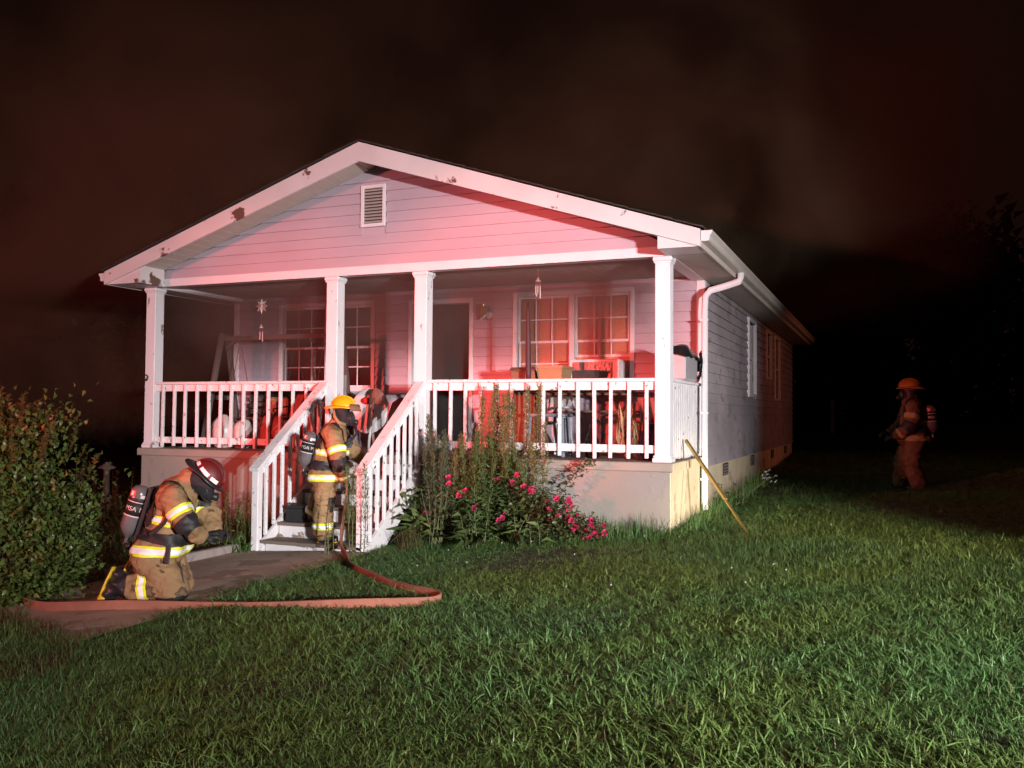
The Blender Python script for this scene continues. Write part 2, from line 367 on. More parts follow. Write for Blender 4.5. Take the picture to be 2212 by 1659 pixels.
# lap siding boards, one by one
EXPO = 0.1375
def lap_x(x0, x1, z0, z1, y):           # board on a wall facing -Y
    return [(x0, y - 0.026, z0), (x1, y - 0.026, z0), (x1, y - 0.004, z1), (x0, y - 0.004, z1), (x0, y + 0.010, z0), (x1, y + 0.010, z0), (x1, y + 0.010, z1), (x0, y + 0.010, z1)]
LAPF = [(0, 1, 2, 3), (4, 7, 6, 5), (0, 4, 5, 1), (3, 2, 6, 7), (0, 3, 7, 4), (1, 5, 6, 2)]
def boards_x(y, x0, x1, zlo, zhi, holes, clipper=None, m=None):
    z = zlo
    while z < zhi - 0.02:
        zt = min(z + EXPO, zhi) ; segs = [(x0, x1)]
        for h in holes:
            if h[2] < zt - 0.01 and h[3] > z + 0.01:
                ns = []
                for a, b_ in segs:
                    if h[0] > a + 0.01: ns.append((a, min(b_, h[0])))
                    if h[1] < b_ - 0.01: ns.append((max(a, h[1]), b_))
                segs = [q for q in ns if q[1] - q[0] > 0.02]
        for a, b_ in segs:
            mb = MB()
            if clipper:
                la, lb = clipper(z), clipper(zt - 0.001)
                if la[1] - la[0] < 0.05: continue
                a0, b0 = max(a, la[0]), min(b_, la[1]); a1, b1 = max(a, lb[0]), min(b_, lb[1])
                if b0 - a0 < 0.03: continue
                if b1 < a1: a1 = b1 = (a1 + b1) / 2
                v = lap_x(0, 1, z, zt - .005, y); xm = [a0, b0, b1, a1, a0, b0, b1, a1]
                v = [(xm[i], q[1], q[2]) for i, q in enumerate(v)]
            else: v = lap_x(a, b_, z, zt - .005, y)
            mb.add(v, LAPF); hp('siding_board', mb, m)
        z = zt
boards_x(PD, HX0 + 0.09, HX1 - 0.10, 0.0, 2.33, [WIN_L, DOOR, WIN_R], None, MT['siding'])
VENT = (3.665, 4.035, 2.955, 3.505)
def gclip(z):
    h = (RZ - 0.16 - z); k = (RX - EX0) / (RZ - EZ); return (max(0.03, RX - h * k), min(HX1 - 0.03, RX + h * k))
boards_x(0.02, 0.03, HX1 - 0.03, 2.45, 3.76, [VENT], gclip, MT['siding'])
def boards_side(x, y0, y1, zlo, zhi, holes):
    z = zlo
    while z < zhi - 0.02:
        zt = min(z + EXPO + 0.004, zhi); segs = [(y0, y1)]
        for h in holes:
            if h[2] < zt - 0.01 and h[3] > z + 0.01:
                ns = []
                for a, b_ in segs:
                    if h[0] > a + 0.01: ns.append((a, min(b_, h[0])))
                    if h[1] < b_ - 0.01: ns.append((max(a, h[1]), b_))
                segs = [q for q in ns if q[1] - q[0] > 0.02]
        for a, b_ in segs:
            v = [(x - (q[1]), q[0], q[2]) for q in lap_x(a, b_, z, zt - .006, 0)]
            hp('siding_board', MB().add(v, LAPF), MT['side_siding'])
        z = zt
boards_side(HX1 - 0.014, PD + 0.1, HY1, -0.15, 2.36, SW)

# corner boards, frieze, porch beam, ceiling
hp('corner_board', MB().box(HX1 - 0.10, HX1 + 0.012, PD - 0.028, PD - 0.004, -0.0, 2.33, 0.004), MT['trim'])
hp('corner_board', MB().box(HX1 - 0.012, HX1 + 0.014, PD - 0.003, PD + 0.10, -0.15, 2.33, 0.004), MT['trim'])
hp('corner_board', MB().box(HX0 - 0.012, HX0 + 0.09, PD - 0.028, PD + 0.0, 0.0, 2.33, 0.004), MT['trim'])
hp('porch_beam', MB().box(0.0, HX1 + 0.0, -0.005, 0.172, 2.345, 2.44, 0.004), MT['trim'])
hp('beam_face', MB().box(0.01, HX1 + 0.004, -0.028, -0.006, 2.335, 2.448, 0.004), MT['trim'])
hp('side_beam', MB().box(HX1 - 0.172, HX1 + 0.006, 0.174, PD - 0.03, 2.335, 2.44, 0.004), MT['trim'])
hp('side_beam', MB().box(0.0, 0.172, 0.174, PD - 0.03, 2.335, 2.44, 0.004), MT['trim'])
k = 0; x = 0.174
while x < HX1 - 0.18:
    hp('ceiling_board', MB().box(x, min(x + 0.296, HX1 - 0.175), 0.175, PD + 0.012, 2.395, 2.42, 0.004), MT['ceiling']); x += 0.30

# roof: decks, shingle courses, rake boards, soffits
def rake_poly(side, zoff_top, zoff_bot):
    xe = EX0 if side < 0 else EX1
    return [(RX, RZ + zoff_top), (xe, EZ + zoff_top), (xe, EZ + zoff_bot), (RX, RZ + zoff_bot)]
for s in (-1, 1):
    rf = hp('roof', MB().prism(rake_poly(s, -0.012, -0.075), 'y', YF + 0.03, HY1 + 0.25), MT['shingle'])
    xe = EX0 - 0.035 if s < 0 else EX1 + 0.035; N = 26
    for i in range(N):
        t0, t1 = i / N, (i + 1) / N; xa, xb = xe + (RX - xe) * t0, xe + (RX - xe) * t1
        za = EZ - 0.012 + (RZ - EZ + 0.012) * t0; zb = EZ - 0.012 + (RZ - EZ + 0.012) * t1
        c = MB().prism([(xa, za + 0.004), (xa, za + 0.022), (xb, zb + 0.009), (xb, zb + 0.002)], 'y', YF - 0.03 + 0.012 * math.sin(i * 2.1), HY1 + 0.27)
        hp('shingle_course', c, MT['shingle'], rf)
    hb = 0.255
    rk = hp('rake_board', MB().prism([(RX, RZ - 0.014), (EX0 if s < 0 else EX1, EZ - 0.016), (EX0 if s < 0 else EX1, EZ - 0.20), (RX, RZ - hb)], 'y', YF, YF + 0.028), MT['rake'])
    # boxed return at the eave
    xa, xb = (EX0 + 0.002, 0.03) if s < 0 else (HX1 - 0.04, EX1 - 0.002)
    if s < 0: xb = 0.36
    else: xa = 7.725
    zo = lambda x_: roof_z(x_) - 0.09
    hp('eave_return', MB().prism([(xa, 2.335), (xb, 2.335), (xb, zo(xb)), (xa, zo(xa))], 'y', YF + 0.029, -0.03), MT['rake'])
    # rake soffit panels
    n = 22
    for i in range(n):
        t0, t1 = i / n + 0.0012, (i + 1) / n - 0.0012
        xa2, xb2 = RX + ((0.36 if s < 0 else 7.725) - RX) * t0, RX + ((0.36 if s < 0 else 7.725) - RX) * t1
        za, zb = roof_z(xa2) - 0.165, roof_z(xb2) - 0.165
        hp('soffit_panel', MB().prism([(xa2, za), (xb2, zb), (xb2, zb + 0.012), (xa2, za + 0.012)], 'y', YF + 0.03, 0.0), MT['soffit'])
# side eave soffits and fascia
for s, xa, xb in ((1, HX1 + 0.008, EX1 - 0.02), (-1, EX0 + 0.02, HX0 - 0.008)):
    y = 0.0
    while y < HY1 + 0.2:
        hp('soffit_panel', MB().box(xa, xb, y + 0.002, y + 0.298, 2.338, 2.35), MT['soffit']); y += 0.30
    hp('fascia', MB().box(*((EX1 - 0.018, EX1 + 0.004) if s > 0 else (EX0 - 0.004, EX0 + 0.018)), YF + 0.03, HY1 + 0.25, 2.33, 2.50, 0.003), MT['gutter'])
    sg = 1 if s > 0 else -1; xe = EX1 + 0.006 if s > 0 else EX0 - 0.006
    pr = [(0, 0), (0.075, 0), (0.088, 0.012), (0.092, 0.06), (0.118, 0.088), (0.118, 0.112), (0.110, 0.112), (0.110, 0.09), (0.084, 0.064), (0.080, 0.016), (0.072, 0.008), (0.008, 0.008), (0.008, 0.112), (0, 0.112)]
    gut = hp('gutter', MB().prism([(xe + sg * a, 2.385 + b_) for a, b_ in pr], 'y', YF + 0.035, HY1 + 0.25), MT['gutter'])
    hp('gutter_end', MB().prism([(xe + sg * a, 2.385 + b_) for a, b_ in pr[:6]] + [(xe, 2.497)], 'y', YF + 0.02, YF + 0.034), MT['trim'], gut)
# downspout
ds = hp('downspout', MB().tube([(8.26, 1.86, 2.39), (8.26, 1.84, 2.33), (8.24, 1.82, 2.27), (8.05, 1.74, 2.20), (7.90, 1.66, 2.15), (7.845, 1.63, 2.08), (7.838, 1.62, 1.9), (7.838, 1.62, -0.60), (7.86, 1.60, -0.68)], 0.046, 8, ell=(1.0, 0.8)), MT['trim'], smooth=True, autos=40)
for z in (1.75, 0.55, -0.3): hp('strap', MB().box(7.785, 7.885, 1.575, 1.665, z, z + 0.03, 0.003), MT['trim'], ds)

# gable vent
vt = hp('gable_vent', MB().box(VENT[0], VENT[1], 0.006, 0.018, VENT[2], VENT[3]), MT['dark'])
for a in ((VENT[0], VENT[0] + 0.045, VENT[2], VENT[3]), (VENT[1] - 0.045, VENT[1], VENT[2], VENT[3]), (VENT[0] + 0.046, VENT[1] - 0.046, VENT[2], VENT[2] + 0.045), (VENT[0] + 0.046, VENT[1] - 0.046, VENT[3] - 0.045, VENT[3])):
    hp('vent_frame', MB().box(a[0], a[1], -0.026, 0.004, a[2], a[3], 0.004), MT['trim'], vt)
for k in range(11):
    z = VENT[2] + 0.05 + k * 0.0415
    hp('vent_slat', MB().obox(((VENT[0] + VENT[1]) / 2, -0.006, z + 0.018), Vector((1, 0, 0)), Vector((0, .75, .66)).normalized(), Vector((0, -.66, .75)).normalized(), 0.138, 0.020, 0.003), MT['soffit'], vt)

# windows
def window_front(rect, halves, blind):
    x0, x1, z0, z1 = rect; y = PD
    w = hp('window', MB().box(x0 + .045, x1 - .045, y + 0.09, y + 0.10, z0 + .045, z1 - .045), blind)
    c = 0.065
    for a in ((x0, x0 + c, z0, z1), (x1 - c, x1, z0, z1), (x0 + c, x1 - c, z1 - c, z1), (x0 + c, x1 - c, z0, z0 + c)):
        hp('casing', MB().box(a[0] + .0005, a[1] - .0005, y - 0.036, y + 0.02, a[2], a[3], 0.004), MT['trim'], w)
    for hx0, hx1, raise_ in halves:
        f = 0.034; zm = (z0 + z1) / 2 - 0.01
        # sashes
        for zb, zt, yy, up in ((z0 + c, zm + 0.018 if not raise_ else zm + .018, y + 0.035, 0), (zm - 0.018, z1 - c, y + 0.012, 1)):
            if not up and raise_: zb = 1.335
            mbs = MB().box(hx0, hx0 + f, yy, yy + 0.022, zb, zt).box(hx1 - f, hx1, yy, yy + 0.022, zb, zt).box(hx0 + f, hx1 - f, yy, yy + 0.022, zb, zb + f).box(hx0 + f, hx1 - f, yy, yy + 0.022, zt - f, zt)
            hp('sash', mbs, MT['trim'], w)
            gx0, gx1, gz0, gz1 = hx0 + f, hx1 - f, zb + f, zt - f
            nr = 2 if (zt - zb) > 0.4 else 1
            for i in range(1, 3):
                xx = gx0 + (gx1 - gx0) * i / 3; hp('muntin', MB().box(xx - .009, xx + .009, yy + .004, yy + .016, gz0, gz1), MT['trim'], w)
            if nr == 2:
                for i in range(3):
                    xa, xb = gx0 + (gx1 - gx0) * i / 3 + .01, gx0 + (gx1 - gx0) * (i + 1) / 3 - .01
                    hp('muntin', MB().box(xa, xb, yy + .004, yy + .016, (gz0 + gz1) / 2 - .009, (gz0 + gz1) / 2 + .009), MT['trim'], w)
            for i in range(3):
                for j in range(nr):
                    xa, xb = gx0 + (gx1 - gx0) * i / 3, gx0 + (gx1 - gx0) * (i + 1) / 3; za, zb2 = gz0 + (gz1 - gz0) * j / nr, gz0 + (gz1 - gz0) * (j + 1) / nr
                    hp('pane', MB().box(xa + .010, xb - .010, yy + .008, yy + .012, za + .010, zb2 - .010), MT['glass'], w)
    # blind slats
    n = int((z1 - z0 - 0.13) / 0.028); mbs = MB()
    for k in range(n):
        z = z0 + 0.07 + k * 0.028
        mbs.obox(((x0 + x1) / 2, y + 0.078, z), Vector((1, 0, 0)), Vector((0, .5, .86)).normalized(), Vector((0, -.86, .5)).normalized(), (x1 - x0) / 2 - 0.07, 0.0125, 0.0008)
    tag(hp('blind', mbs, blind, w), None, None, kind='stuff')
    return w
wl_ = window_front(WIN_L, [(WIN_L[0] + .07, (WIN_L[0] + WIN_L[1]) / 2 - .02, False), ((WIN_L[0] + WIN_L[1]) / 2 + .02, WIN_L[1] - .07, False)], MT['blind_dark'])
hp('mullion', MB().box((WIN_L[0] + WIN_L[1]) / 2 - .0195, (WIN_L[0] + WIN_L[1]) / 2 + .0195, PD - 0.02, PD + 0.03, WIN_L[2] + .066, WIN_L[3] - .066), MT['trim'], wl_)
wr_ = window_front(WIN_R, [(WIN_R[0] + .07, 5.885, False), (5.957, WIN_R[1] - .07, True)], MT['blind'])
hp('mullion', MB().box(5.886, 5.956, PD - 0.03, PD + 0.04, WIN_R[2] + .066, WIN_R[3] - .066), MT['trim'], wr_)
def window_side(y0, y1, z0, z1):
    x = HX1; c = 0.06
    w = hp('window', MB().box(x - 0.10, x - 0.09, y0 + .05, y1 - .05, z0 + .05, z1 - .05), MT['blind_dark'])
    for a in ((y0, y0 + c, z0, z1), (y1 - c, y1, z0, z1), (y0 + c, y1 - c, z1 - c, z1), (y0 + c, y1 - c, z0, z0 + c)):
        hp('casing', MB().box(x - 0.03, x + 0.03, a[0] + .0005, a[1] - .0005, a[2], a[3], 0.004), MT['trim'], w)
    zm = (z0 + z1) / 2
    hp('sash', MB().box(x - 0.055, x - 0.03, y0 + c, y1 - c, zm - 0.02, zm + 0.02), MT['trim'], w)
    for za, zb in ((z0 + c, zm - .02), (zm + .02, z1 - c)):
        hp('pane', MB().box(x - 0.046, x - 0.042, y0 + c, y1 - c, za, zb), MT['glass'], w)
for s in SW: window_side(*s)
# door opening and the hall behind it
dr = hp('door_frame', MB().box(DOOR[0], DOOR[0] + .06, PD - .036, PD + .13, 0, 2.245, .004).box(DOOR[1] - .06, DOOR[1], PD - .036, PD + .13, 0, 2.245, .004).box(DOOR[0] + .061, DOOR[1] - .061, PD - .036, PD + .13, 2.17, 2.245, .004), MT['trim'])
hp('threshold', MB().box(DOOR[0] + .062, DOOR[1] - .062, PD - .06, PD + .13, 0.001, 0.03, .004), MT['greywood'], dr)
MT['doorpaint'] = mat('door_paint', (0.35, 0.32, 0.31), 0.5, 0.08, 3, 0.1)
hp('door', MB().obox((DOOR[0] + .09, PD + .56, 1.10), Vector((1, 0, 0)), Vector((0, 1, 0)), Vector((0, 0, 1)), .02, .42, 1.06, .004), MT['doorpaint'])
hp('hall', MB().box(2.85, 2.90, PD + .14, 6.2, -.02, 2.42).box(4.75, 4.80, PD + .14, 6.2, -.02, 2.42).box(2.9, 4.75, 6.15, 6.2, -.02, 2.42).box(2.9, 4.75, PD + .14, 6.2, -.05, -.005).box(2.9, 4.75, PD + .14, 6.2, 2.40, 2.43), MT['hall'])

# porch posts
def post(x0):
    p = hp('porch_post', MB().box(x0, x0 + .174, 0.0, .174, 0.075, 2.27, .006), MT['white_post'])
    hp('post_base', MB().box(x0 - .022, x0 + .196, -.022, .196, 0.001, .05, .006).box(x0 - .012, x0 + .186, -.012, .186, .0505, .078, .006), MT['white_post'], p)
    hp('post_cap', MB().box(x0 - .012, x0 + .186, -.012, .186, 2.262, 2.285, .004).box(x0 - .024, x0 + .198, -.024, .198, 2.2855, 2.334, .008), MT['white_post'], p)
PX = (0.0, 3.137, 4.4665, 7.578)
for x in PX: post(x)
# railings between the posts
def railing(x0, x1, bx, zb0):
    r = hp('porch_railing', MB().box(x0, x1, .005, .135, .918, .957, .006), MT['white_rail'])
    hp('top_rail', MB().box(x0, x1, .050, .088, .822, .9165, .004), MT['white_rail'], r)
    hp('bottom_rail', MB().box(x0, x1, .050, .088, zb0, zb0 + .09, .004), MT['white_rail'], r)
    for i, x in enumerate(bx):
        j = random.uniform(-.010, .010); t = random.uniform(-.012, .012)
        m = MB().bar((x + j + t, .030 + random.uniform(-.003, .003), .02 + random.uniform(0, .03)), (x + j, .030, .916), .038, .038, up=(0, 1, 0), b=.003)
        hp('baluster', m, MT['white_rail'], r)
railing(.176, 3.135, np.arange(.335, 3.08, .2065), .075)
railing(4.643, 7.576, np.arange(4.77, 7.50, .2085), .10)
# side railing, boards set close
r = hp('porch_railing', MB().box(7.62, 7.75, .176, PD - .03, .918, .957, .006), MT['white_rail'])
hp('top_rail', MB().box(7.66, 7.70, .176, PD - .03, .822, .9165, .004), MT['white_rail'], r)
hp('bottom_rail', MB().box(7.66, 7.70, .176, PD - .03, .10, .19, .004), MT['white_rail'], r)
for i in range(16):
    y = .235 + i * .104
    hp('baluster', MB().prism([(y, .9165), (y + .082, .9165), (y + .082, .05 + random.uniform(0, .02)), (y + .04, .005 + .02 * random.random()), (y, .045)], 'x', 7.702, 7.724), MT['white_rail'], r)

# ================================================================== steps
ST = thing('porch_steps', 'white wooden porch steps with worn treads and slanted handrails', 'steps', (3.9, -1.3, -1.05))
def sp(name, mb, m, parent=None, **k): return part(name, mb, m, parent or ST, **k)
SX0, SX1 = 3.20, 4.62
for k in range(5):
    yf = -1.30 + .25 * k; z = -.965 + .178 * k
    sp('tread', MB().box(SX0 + .02, SX1 - .02, yf - .03 + (-.06 if k == 0 else 0), yf + .245, z - .04, z, .006), MT['wood'])
    sp('riser', MB().box(SX0 + .03, SX1 - .03, yf + .0, yf + .022, z - .178 if k else z - .15, z - .042, .002), MT['stair_white'])
sp('riser', MB().box(SX0 + .03, SX1 - .03, -.05, -.03 - .058, -.965 + .178 * 4 + .001, -.11, .002), MT['stair_white'])
for x in (SX0 - .02, SX1 - .02):
    sp('stringer', MB().prism([(-1.36, -1.12), (-1.36, -1.0), (-.09, -.08), (-.09, -.36), (-1.05, -1.12)], 'x', x, x + .036), MT['stair_white'])
def stair_rail(xc):
    ya, za, yb, zb = -1.36, -.115, -.005, .925
    d = Vector((0, yb - ya, zb - za)).normalized()
    h = sp('handrail', MB().bar((xc, ya - .06, za - .04), (xc, yb, zb), .135, .038, up=(1, 0, 0), b=.006) if False else MB().obox(((xc), (ya + yb) / 2 - .03, (za + zb) / 2 - .02), Vector((1, 0, 0)), d, Vector((1, 0, 0)).cross(d), .070, (Vector((0, yb - ya, zb - za)).length) / 2 + .03, .020, .006), MT['white_rail'])
    off = Vector((1, 0, 0)).cross(d)
    c = Vector((xc, (ya + yb) / 2, (za + zb) / 2)) - off * .075
    sp('under_rail', MB().obox(c, Vector((1, 0, 0)), d, off, .019, (Vector((0, yb - ya, zb - za)).length) / 2 - .03, .050, .004), MT['white_rail'], h)
    sp('newel_post', MB().box(xc - .045, xc + .045, ya - .03, ya + .06, gz(xc, ya) - .05, za - .02, .005), MT['white_rail'])
    for i in range(8):
        t = (i + .85) / 8.9; y = ya + (yb - ya) * t; z = za + (zb - za) * t
        zb0 = -1.05 + (y + 1.36) * .74 + .03
        sp('baluster', MB().box(xc + .0205, xc + .057, y - .018, y + .018, max(zb0, gz(xc, y)) - .02 + .03 * random.random(), z - .06, .003), MT['white_rail'], h)
stair_rail(3.13); stair_rail(4.575)
# ================================================================== vegetation
MT['leaf'] = leafmat('bush_leaf', (0.070, 0.125, 0.028), (0.155, 0.215, 0.055), 0.35, 0.25, 0.5)
MT['newleaf'] = leafmat('bush_new_leaf', (0.10, 0.115, 0.028), (0.17, 0.115, 0.036), 0.4, 0.35)
MT['weedleaf'] = leafmat('weed_leaf', (0.080, 0.140, 0.042), (0.150, 0.205, 0.062), 0.5, 0.3)
MT['weedgrey'] = leafmat('weed_grey_leaf', (0.070, 0.110, 0.056), (0.13, 0.17, 0.09), 0.6, 0.3)
MT['seed'] = leafmat('seed_head', (0.18, 0.20, 0.065), (0.21, 0.175, 0.07), 0.7, 0.3)
MT['roseleaf'] = leafmat('rose_leaf', (0.060, 0.105, 0.032), (0.12, 0.125, 0.05), 0.4, 0.25)
MT['stem'] = mat('green_stem', (0.09, 0.10, 0.035), 0.6, 0.2, 8, 0)
MT['brownstem'] = mat('woody_stem', (0.07, 0.048, 0.03), 0.8, 0.2, 8, 0.2)
MT['petal'] = leafmat('rose_petal', (0.62, 0.035, 0.16), (0.78, 0.075, 0.20), 0.5, 0.35)
MT['grass'] = leafmat('grass_blade', (0.070, 0.162, 0.045), (0.142, 0.268, 0.092), 0.42, 0.30, 0.40, patch=(0.145, 0.220, 0.050), pscale=.55)
MT['drygrass'] = leafmat('dry_grass_blade', (0.12, 0.095, 0.04), (0.075, 0.085, 0.03), 0.6, 0.3)
MT['whitefl'] = leafmat('white_petal', (0.40, 0.40, 0.34), (0.50, 0.48, 0.42), 0.6, 0.2)

def norm(a): return a / np.maximum(np.linalg.norm(a, axis=-1, keepdims=True), 1e-9)
def leaf_mesh(name, pos, d, L, W, droop=0.25, fold=0.18, rng=RNG):
    """many leaves in one mesh: 5 points, 4 triangles each"""
    pos = np.asarray(pos, float); N = len(pos); d = norm(np.asarray(d, float))
    L = np.broadcast_to(L, (N,)).reshape(-1, 1); W = np.broadcast_to(W, (N,)).reshape(-1, 1)
    up = np.tile([0, 0, 1.0], (N, 1)) + rng.normal(0, .45, (N, 3))
    sd = norm(np.cross(d, up)); nn = norm(np.cross(sd, d))
    b = pos; mid = pos + d * L * .48 + nn * L * .06; t = pos + d * L - nn * L * droop
    l = mid - sd * W * .5 + nn * W * fold; r = mid + sd * W * .5 + nn * W * fold
    v = np.stack([b, mid, t, l, r], 1).reshape(-1, 3)
    q = np.array([[0, 4, 1], [0, 1, 3], [1, 4, 2], [1, 2, 3]]); f = (np.arange(N)[:, None, None] * 5 + q[None]).reshape(-1, 3)
    me = bpy.data.meshes.new(name); me.vertices.add(len(v)); me.vertices.foreach_set('co', v.astype(np.float32).ravel())
    me.loops.add(f.size); me.loops.foreach_set('vertex_index', f.astype(np.int32).ravel())
    me.polygons.add(len(f)); me.polygons.foreach_set('loop_start', np.arange(0, f.size, 3, dtype=np.int32)); me.polygons.foreach_set('loop_total', np.full(len(f), 3, np.int32))
    me.update(calc_edges=True); me.validate(); return me
def stuffpart(name, me, m, parent):
    o = part(name, me, m, parent); o['kind'] = 'stuff'; return o

# ---- lawn grass: clumps of bent blades on scattered points
def blade_clump(seed, n, hmin, hmax, w, spread, lean):
    r = np.random.default_rng(seed); V = []; F = []
    for i in range(n):
        a = r.uniform(0, 2 * math.pi); b0 = r.normal(0, spread, 2); h = r.uniform(hmin, hmax); az = r.uniform(0, 2 * math.pi); ln = r.uniform(*lean)
        dx, dy = math.cos(az), math.sin(az); sx, sy = -dy, dx; ww = w * r.uniform(.6, 1.2); o = len(V)
        for k in range(4):
            t = k / 3; out = ln * h * t ** 1.6; z = h * max(.02 * t, (t - 0.42 * ln * t ** 2.2)); wk = ww * (1 - .12 * k - (.5 if k == 3 else 0)) * .5
            if k == 3: V.append((b0[0] + dx * out, b0[1] + dy * out, z))
            else: V += [(b0[0] + dx * out - sx * wk, b0[1] + dy * out - sy * wk, z), (b0[0] + dx * out + sx * wk, b0[1] + dy * out + sy * wk, z)]
        F += [(o, o + 1, o + 3, o + 2), (o + 2, o + 3, o + 5, o + 4), (o + 4, o + 5, o + 6)]
    me = bpy.data.meshes.new('grass_clump'); me.from_pydata(V, [], F); me.polygons.foreach_set('use_smooth', [True] * len(F)); return me
def gn_scatter(name, pts, rots, scl, idx, sources, label, cat):
    me = bpy.data.meshes.new(name); me.vertices.add(len(pts)); me.vertices.foreach_set('co', np.asarray(pts, np.float32).ravel())
    a = me.attributes.new('rot', 'FLOAT_VECTOR', 'POINT'); a.data.foreach_set('vector', np.asarray(rots, np.float32).ravel())
    a = me.attributes.new('scl', 'FLOAT', 'POINT'); a.data.foreach_set('value', np.asarray(scl, np.float32).ravel())
    a = me.attributes.new('idx', 'INT', 'POINT'); a.data.foreach_set('value', np.asarray(idx, np.int32).ravel())
    o = bpy.data.objects.new(name, me); link(o); tag(o, label, cat, kind='stuff')
    col = bpy.data.collections.new(name + '_kinds')
    for i, (sm, m) in enumerate(sources):
        so = bpy.data.objects.new('%s_kind_%02d' % (name, i), sm); sm.materials.append(m); col.objects.link(so)
    ng = bpy.data.node_groups.new(name + '_scatter', 'GeometryNodeTree')
    ng.interface.new_socket('Geometry', in_out='INPUT', socket_type='NodeSocketGeometry'); ng.interface.new_socket('Geometry', in_out='OUTPUT', socket_type='NodeSocketGeometry')
    N = ng.nodes; L = ng.links; gi = N.new('NodeGroupInput'); go = N.new('NodeGroupOutput')
    ci = N.new('GeometryNodeCollectionInfo'); ci.inputs[0].default_value = col; ci.inputs[1].default_value = True; ci.inputs[2].default_value = True
    ip = N.new('GeometryNodeInstanceOnPoints'); ip.inputs['Pick Instance'].default_value = True
    def attr(nm, t):
        q = N.new('GeometryNodeInputNamedAttribute'); q.data_type = t; q.inputs[0].default_value = nm; return q.outputs[0]
    L.new(gi.outputs[0], ip.inputs['Points']); L.new(ci.outputs[0], ip.inputs['Instance']); L.new(attr('idx', 'INT'), ip.inputs['Instance Index'])
    e2r = N.new('FunctionNodeEulerToRotation'); L.new(attr('rot', 'FLOAT_VECTOR'), e2r.inputs[0]); L.new(e2r.outputs[0], ip.inputs['Rotation'])
    L.new(attr('scl', 'FLOAT'), ip.inputs['Scale']); L.new(ip.outputs[0], go.inputs[0])
    md = o.modifiers.new('scatter', 'NODES'); md.node_group = ng; return o

def vnoise(x, y, s, seed=0):
    r = np.random.default_rng(seed); out = np.zeros_like(x)
    for k in range(5):
        a = r.uniform(0, 2 * math.pi); f = s * r.uniform(.6, 1.8); out += np.sin((x * math.cos(a) + y * math.sin(a)) * f + r.uniform(0, 6.28))
    return out / 5
def in_view(x, y, marg=0.10):
    dx, dy = x - CAM.x, y - CAM.y; dep = -dx * math.sin(YAW) + dy * math.cos(YAW); lat = dx * math.cos(YAW) + dy * math.sin(YAW)
    return (dep > 1.5) & (np.abs(lat) < (0.572 + marg) * dep + 0.9), dep
def lawn_ok(x, y):
    edge = 4.62 + .22 * vnoise(x, y, 2.0, 3)
    path = (x > 2.80 - .2 * vnoise(x, y, 2.5, 4)) & (x < edge) & (y > -5.05 + .25 * vnoise(x, y, 1.5, 5) + (x - 3) * -.06) & (y < -1.2)
    houseb = (x > -.02) & (x < 7.79) & (y > -.05) & (y < HY1)
    steps = (x > 3.1) & (x < 4.65) & (y > -1.42) & (y < 0)
    return ~(path | houseb | steps)
P = []
for (x0, x1, y0, y1, n) in ((3.0, 15, -8.8, -2.0, 80000), (2.0, 16, -2.0, 4.0, 40000), (7.7, 22, 4.0, 16, 14000), (-8, 3.2, -9, 4, 9000), (-25, 30, 16, 40, 1500)):
    P.append(np.stack([RNG.uniform(x0, x1, n), RNG.uniform(y0, y1, n)], 1))
P = np.concatenate(P); x, y = P[:, 0], P[:, 1]; vis, dep = in_view(x, y); vis &= lawn_ok(x, y); P = P[vis]; x, y, dep = x[vis], y[vis], dep[vis]
n = len(P); hgt = 0.80 + .38 * vnoise(x, y, 1.3, 11) + .25 * vnoise(x, y, 4.0, 12); hgt = np.clip(hgt, .35, 1.6) * RNG.uniform(.75, 1.25, n)
near = np.exp(-np.abs(y + .05) / .25) * ((x > 4.8) & (x < 7.9)); hgt *= 1 + .6 * near
sources = [(blade_clump(100 + i, 22, .030, .095, .0068, .042, (.5, 1.9)), MT['grass']) for i in range(5)] + [(blade_clump(120 + i, 24, .030, .100, .0040, .036, (.3, 1.5)), MT['grass']) for i in range(3)] + [(blade_clump(140, 12, .03, .09, .005, .04, (.3, 1.4)), MT['drygrass'])]
sel = vnoise(x, y, .9, 21) + RNG.normal(0, .25, n)
idx = np.where(sel > .18, RNG.integers(5, 8, n), RNG.integers(0, 5, n)); idx = np.where(RNG.random(n) < .045 + .25 * ((x < 3.2) & (y < -3)), 8, idx)
rots = np.stack([RNG.normal(0, .22, n), RNG.normal(0, .22, n), RNG.uniform(0, 6.28, n)], 1)
gn_scatter('lawn_grass', np.stack([x, y, ground_z(x, y) - .02], 1), rots, hgt * np.where(dep > 16, 1.5, 1.0), idx, sources, 'green uncut lawn grass covering the yard', 'grass')
# clover heads and fallen bits in the lawn
cl = MB()
for k in range(34):
    a, b_ = RNG.uniform(5.0, 10.5), RNG.uniform(-3.4, 1.2)
    if not lawn_ok(np.array([a]), np.array([b_]))[0] or vnoise(np.array([a]), np.array([b_]), 1.5, 44)[0] < .0: continue
    z = gz(a, b_); cl.ell((a, b_, z + .055), .008, .008, .007, 7, 4)
tag(part('clover_flowers', cl, MT['whitefl'], smooth=True), 'tiny white clover heads scattered in the lawn', 'flowers', kind='stuff')

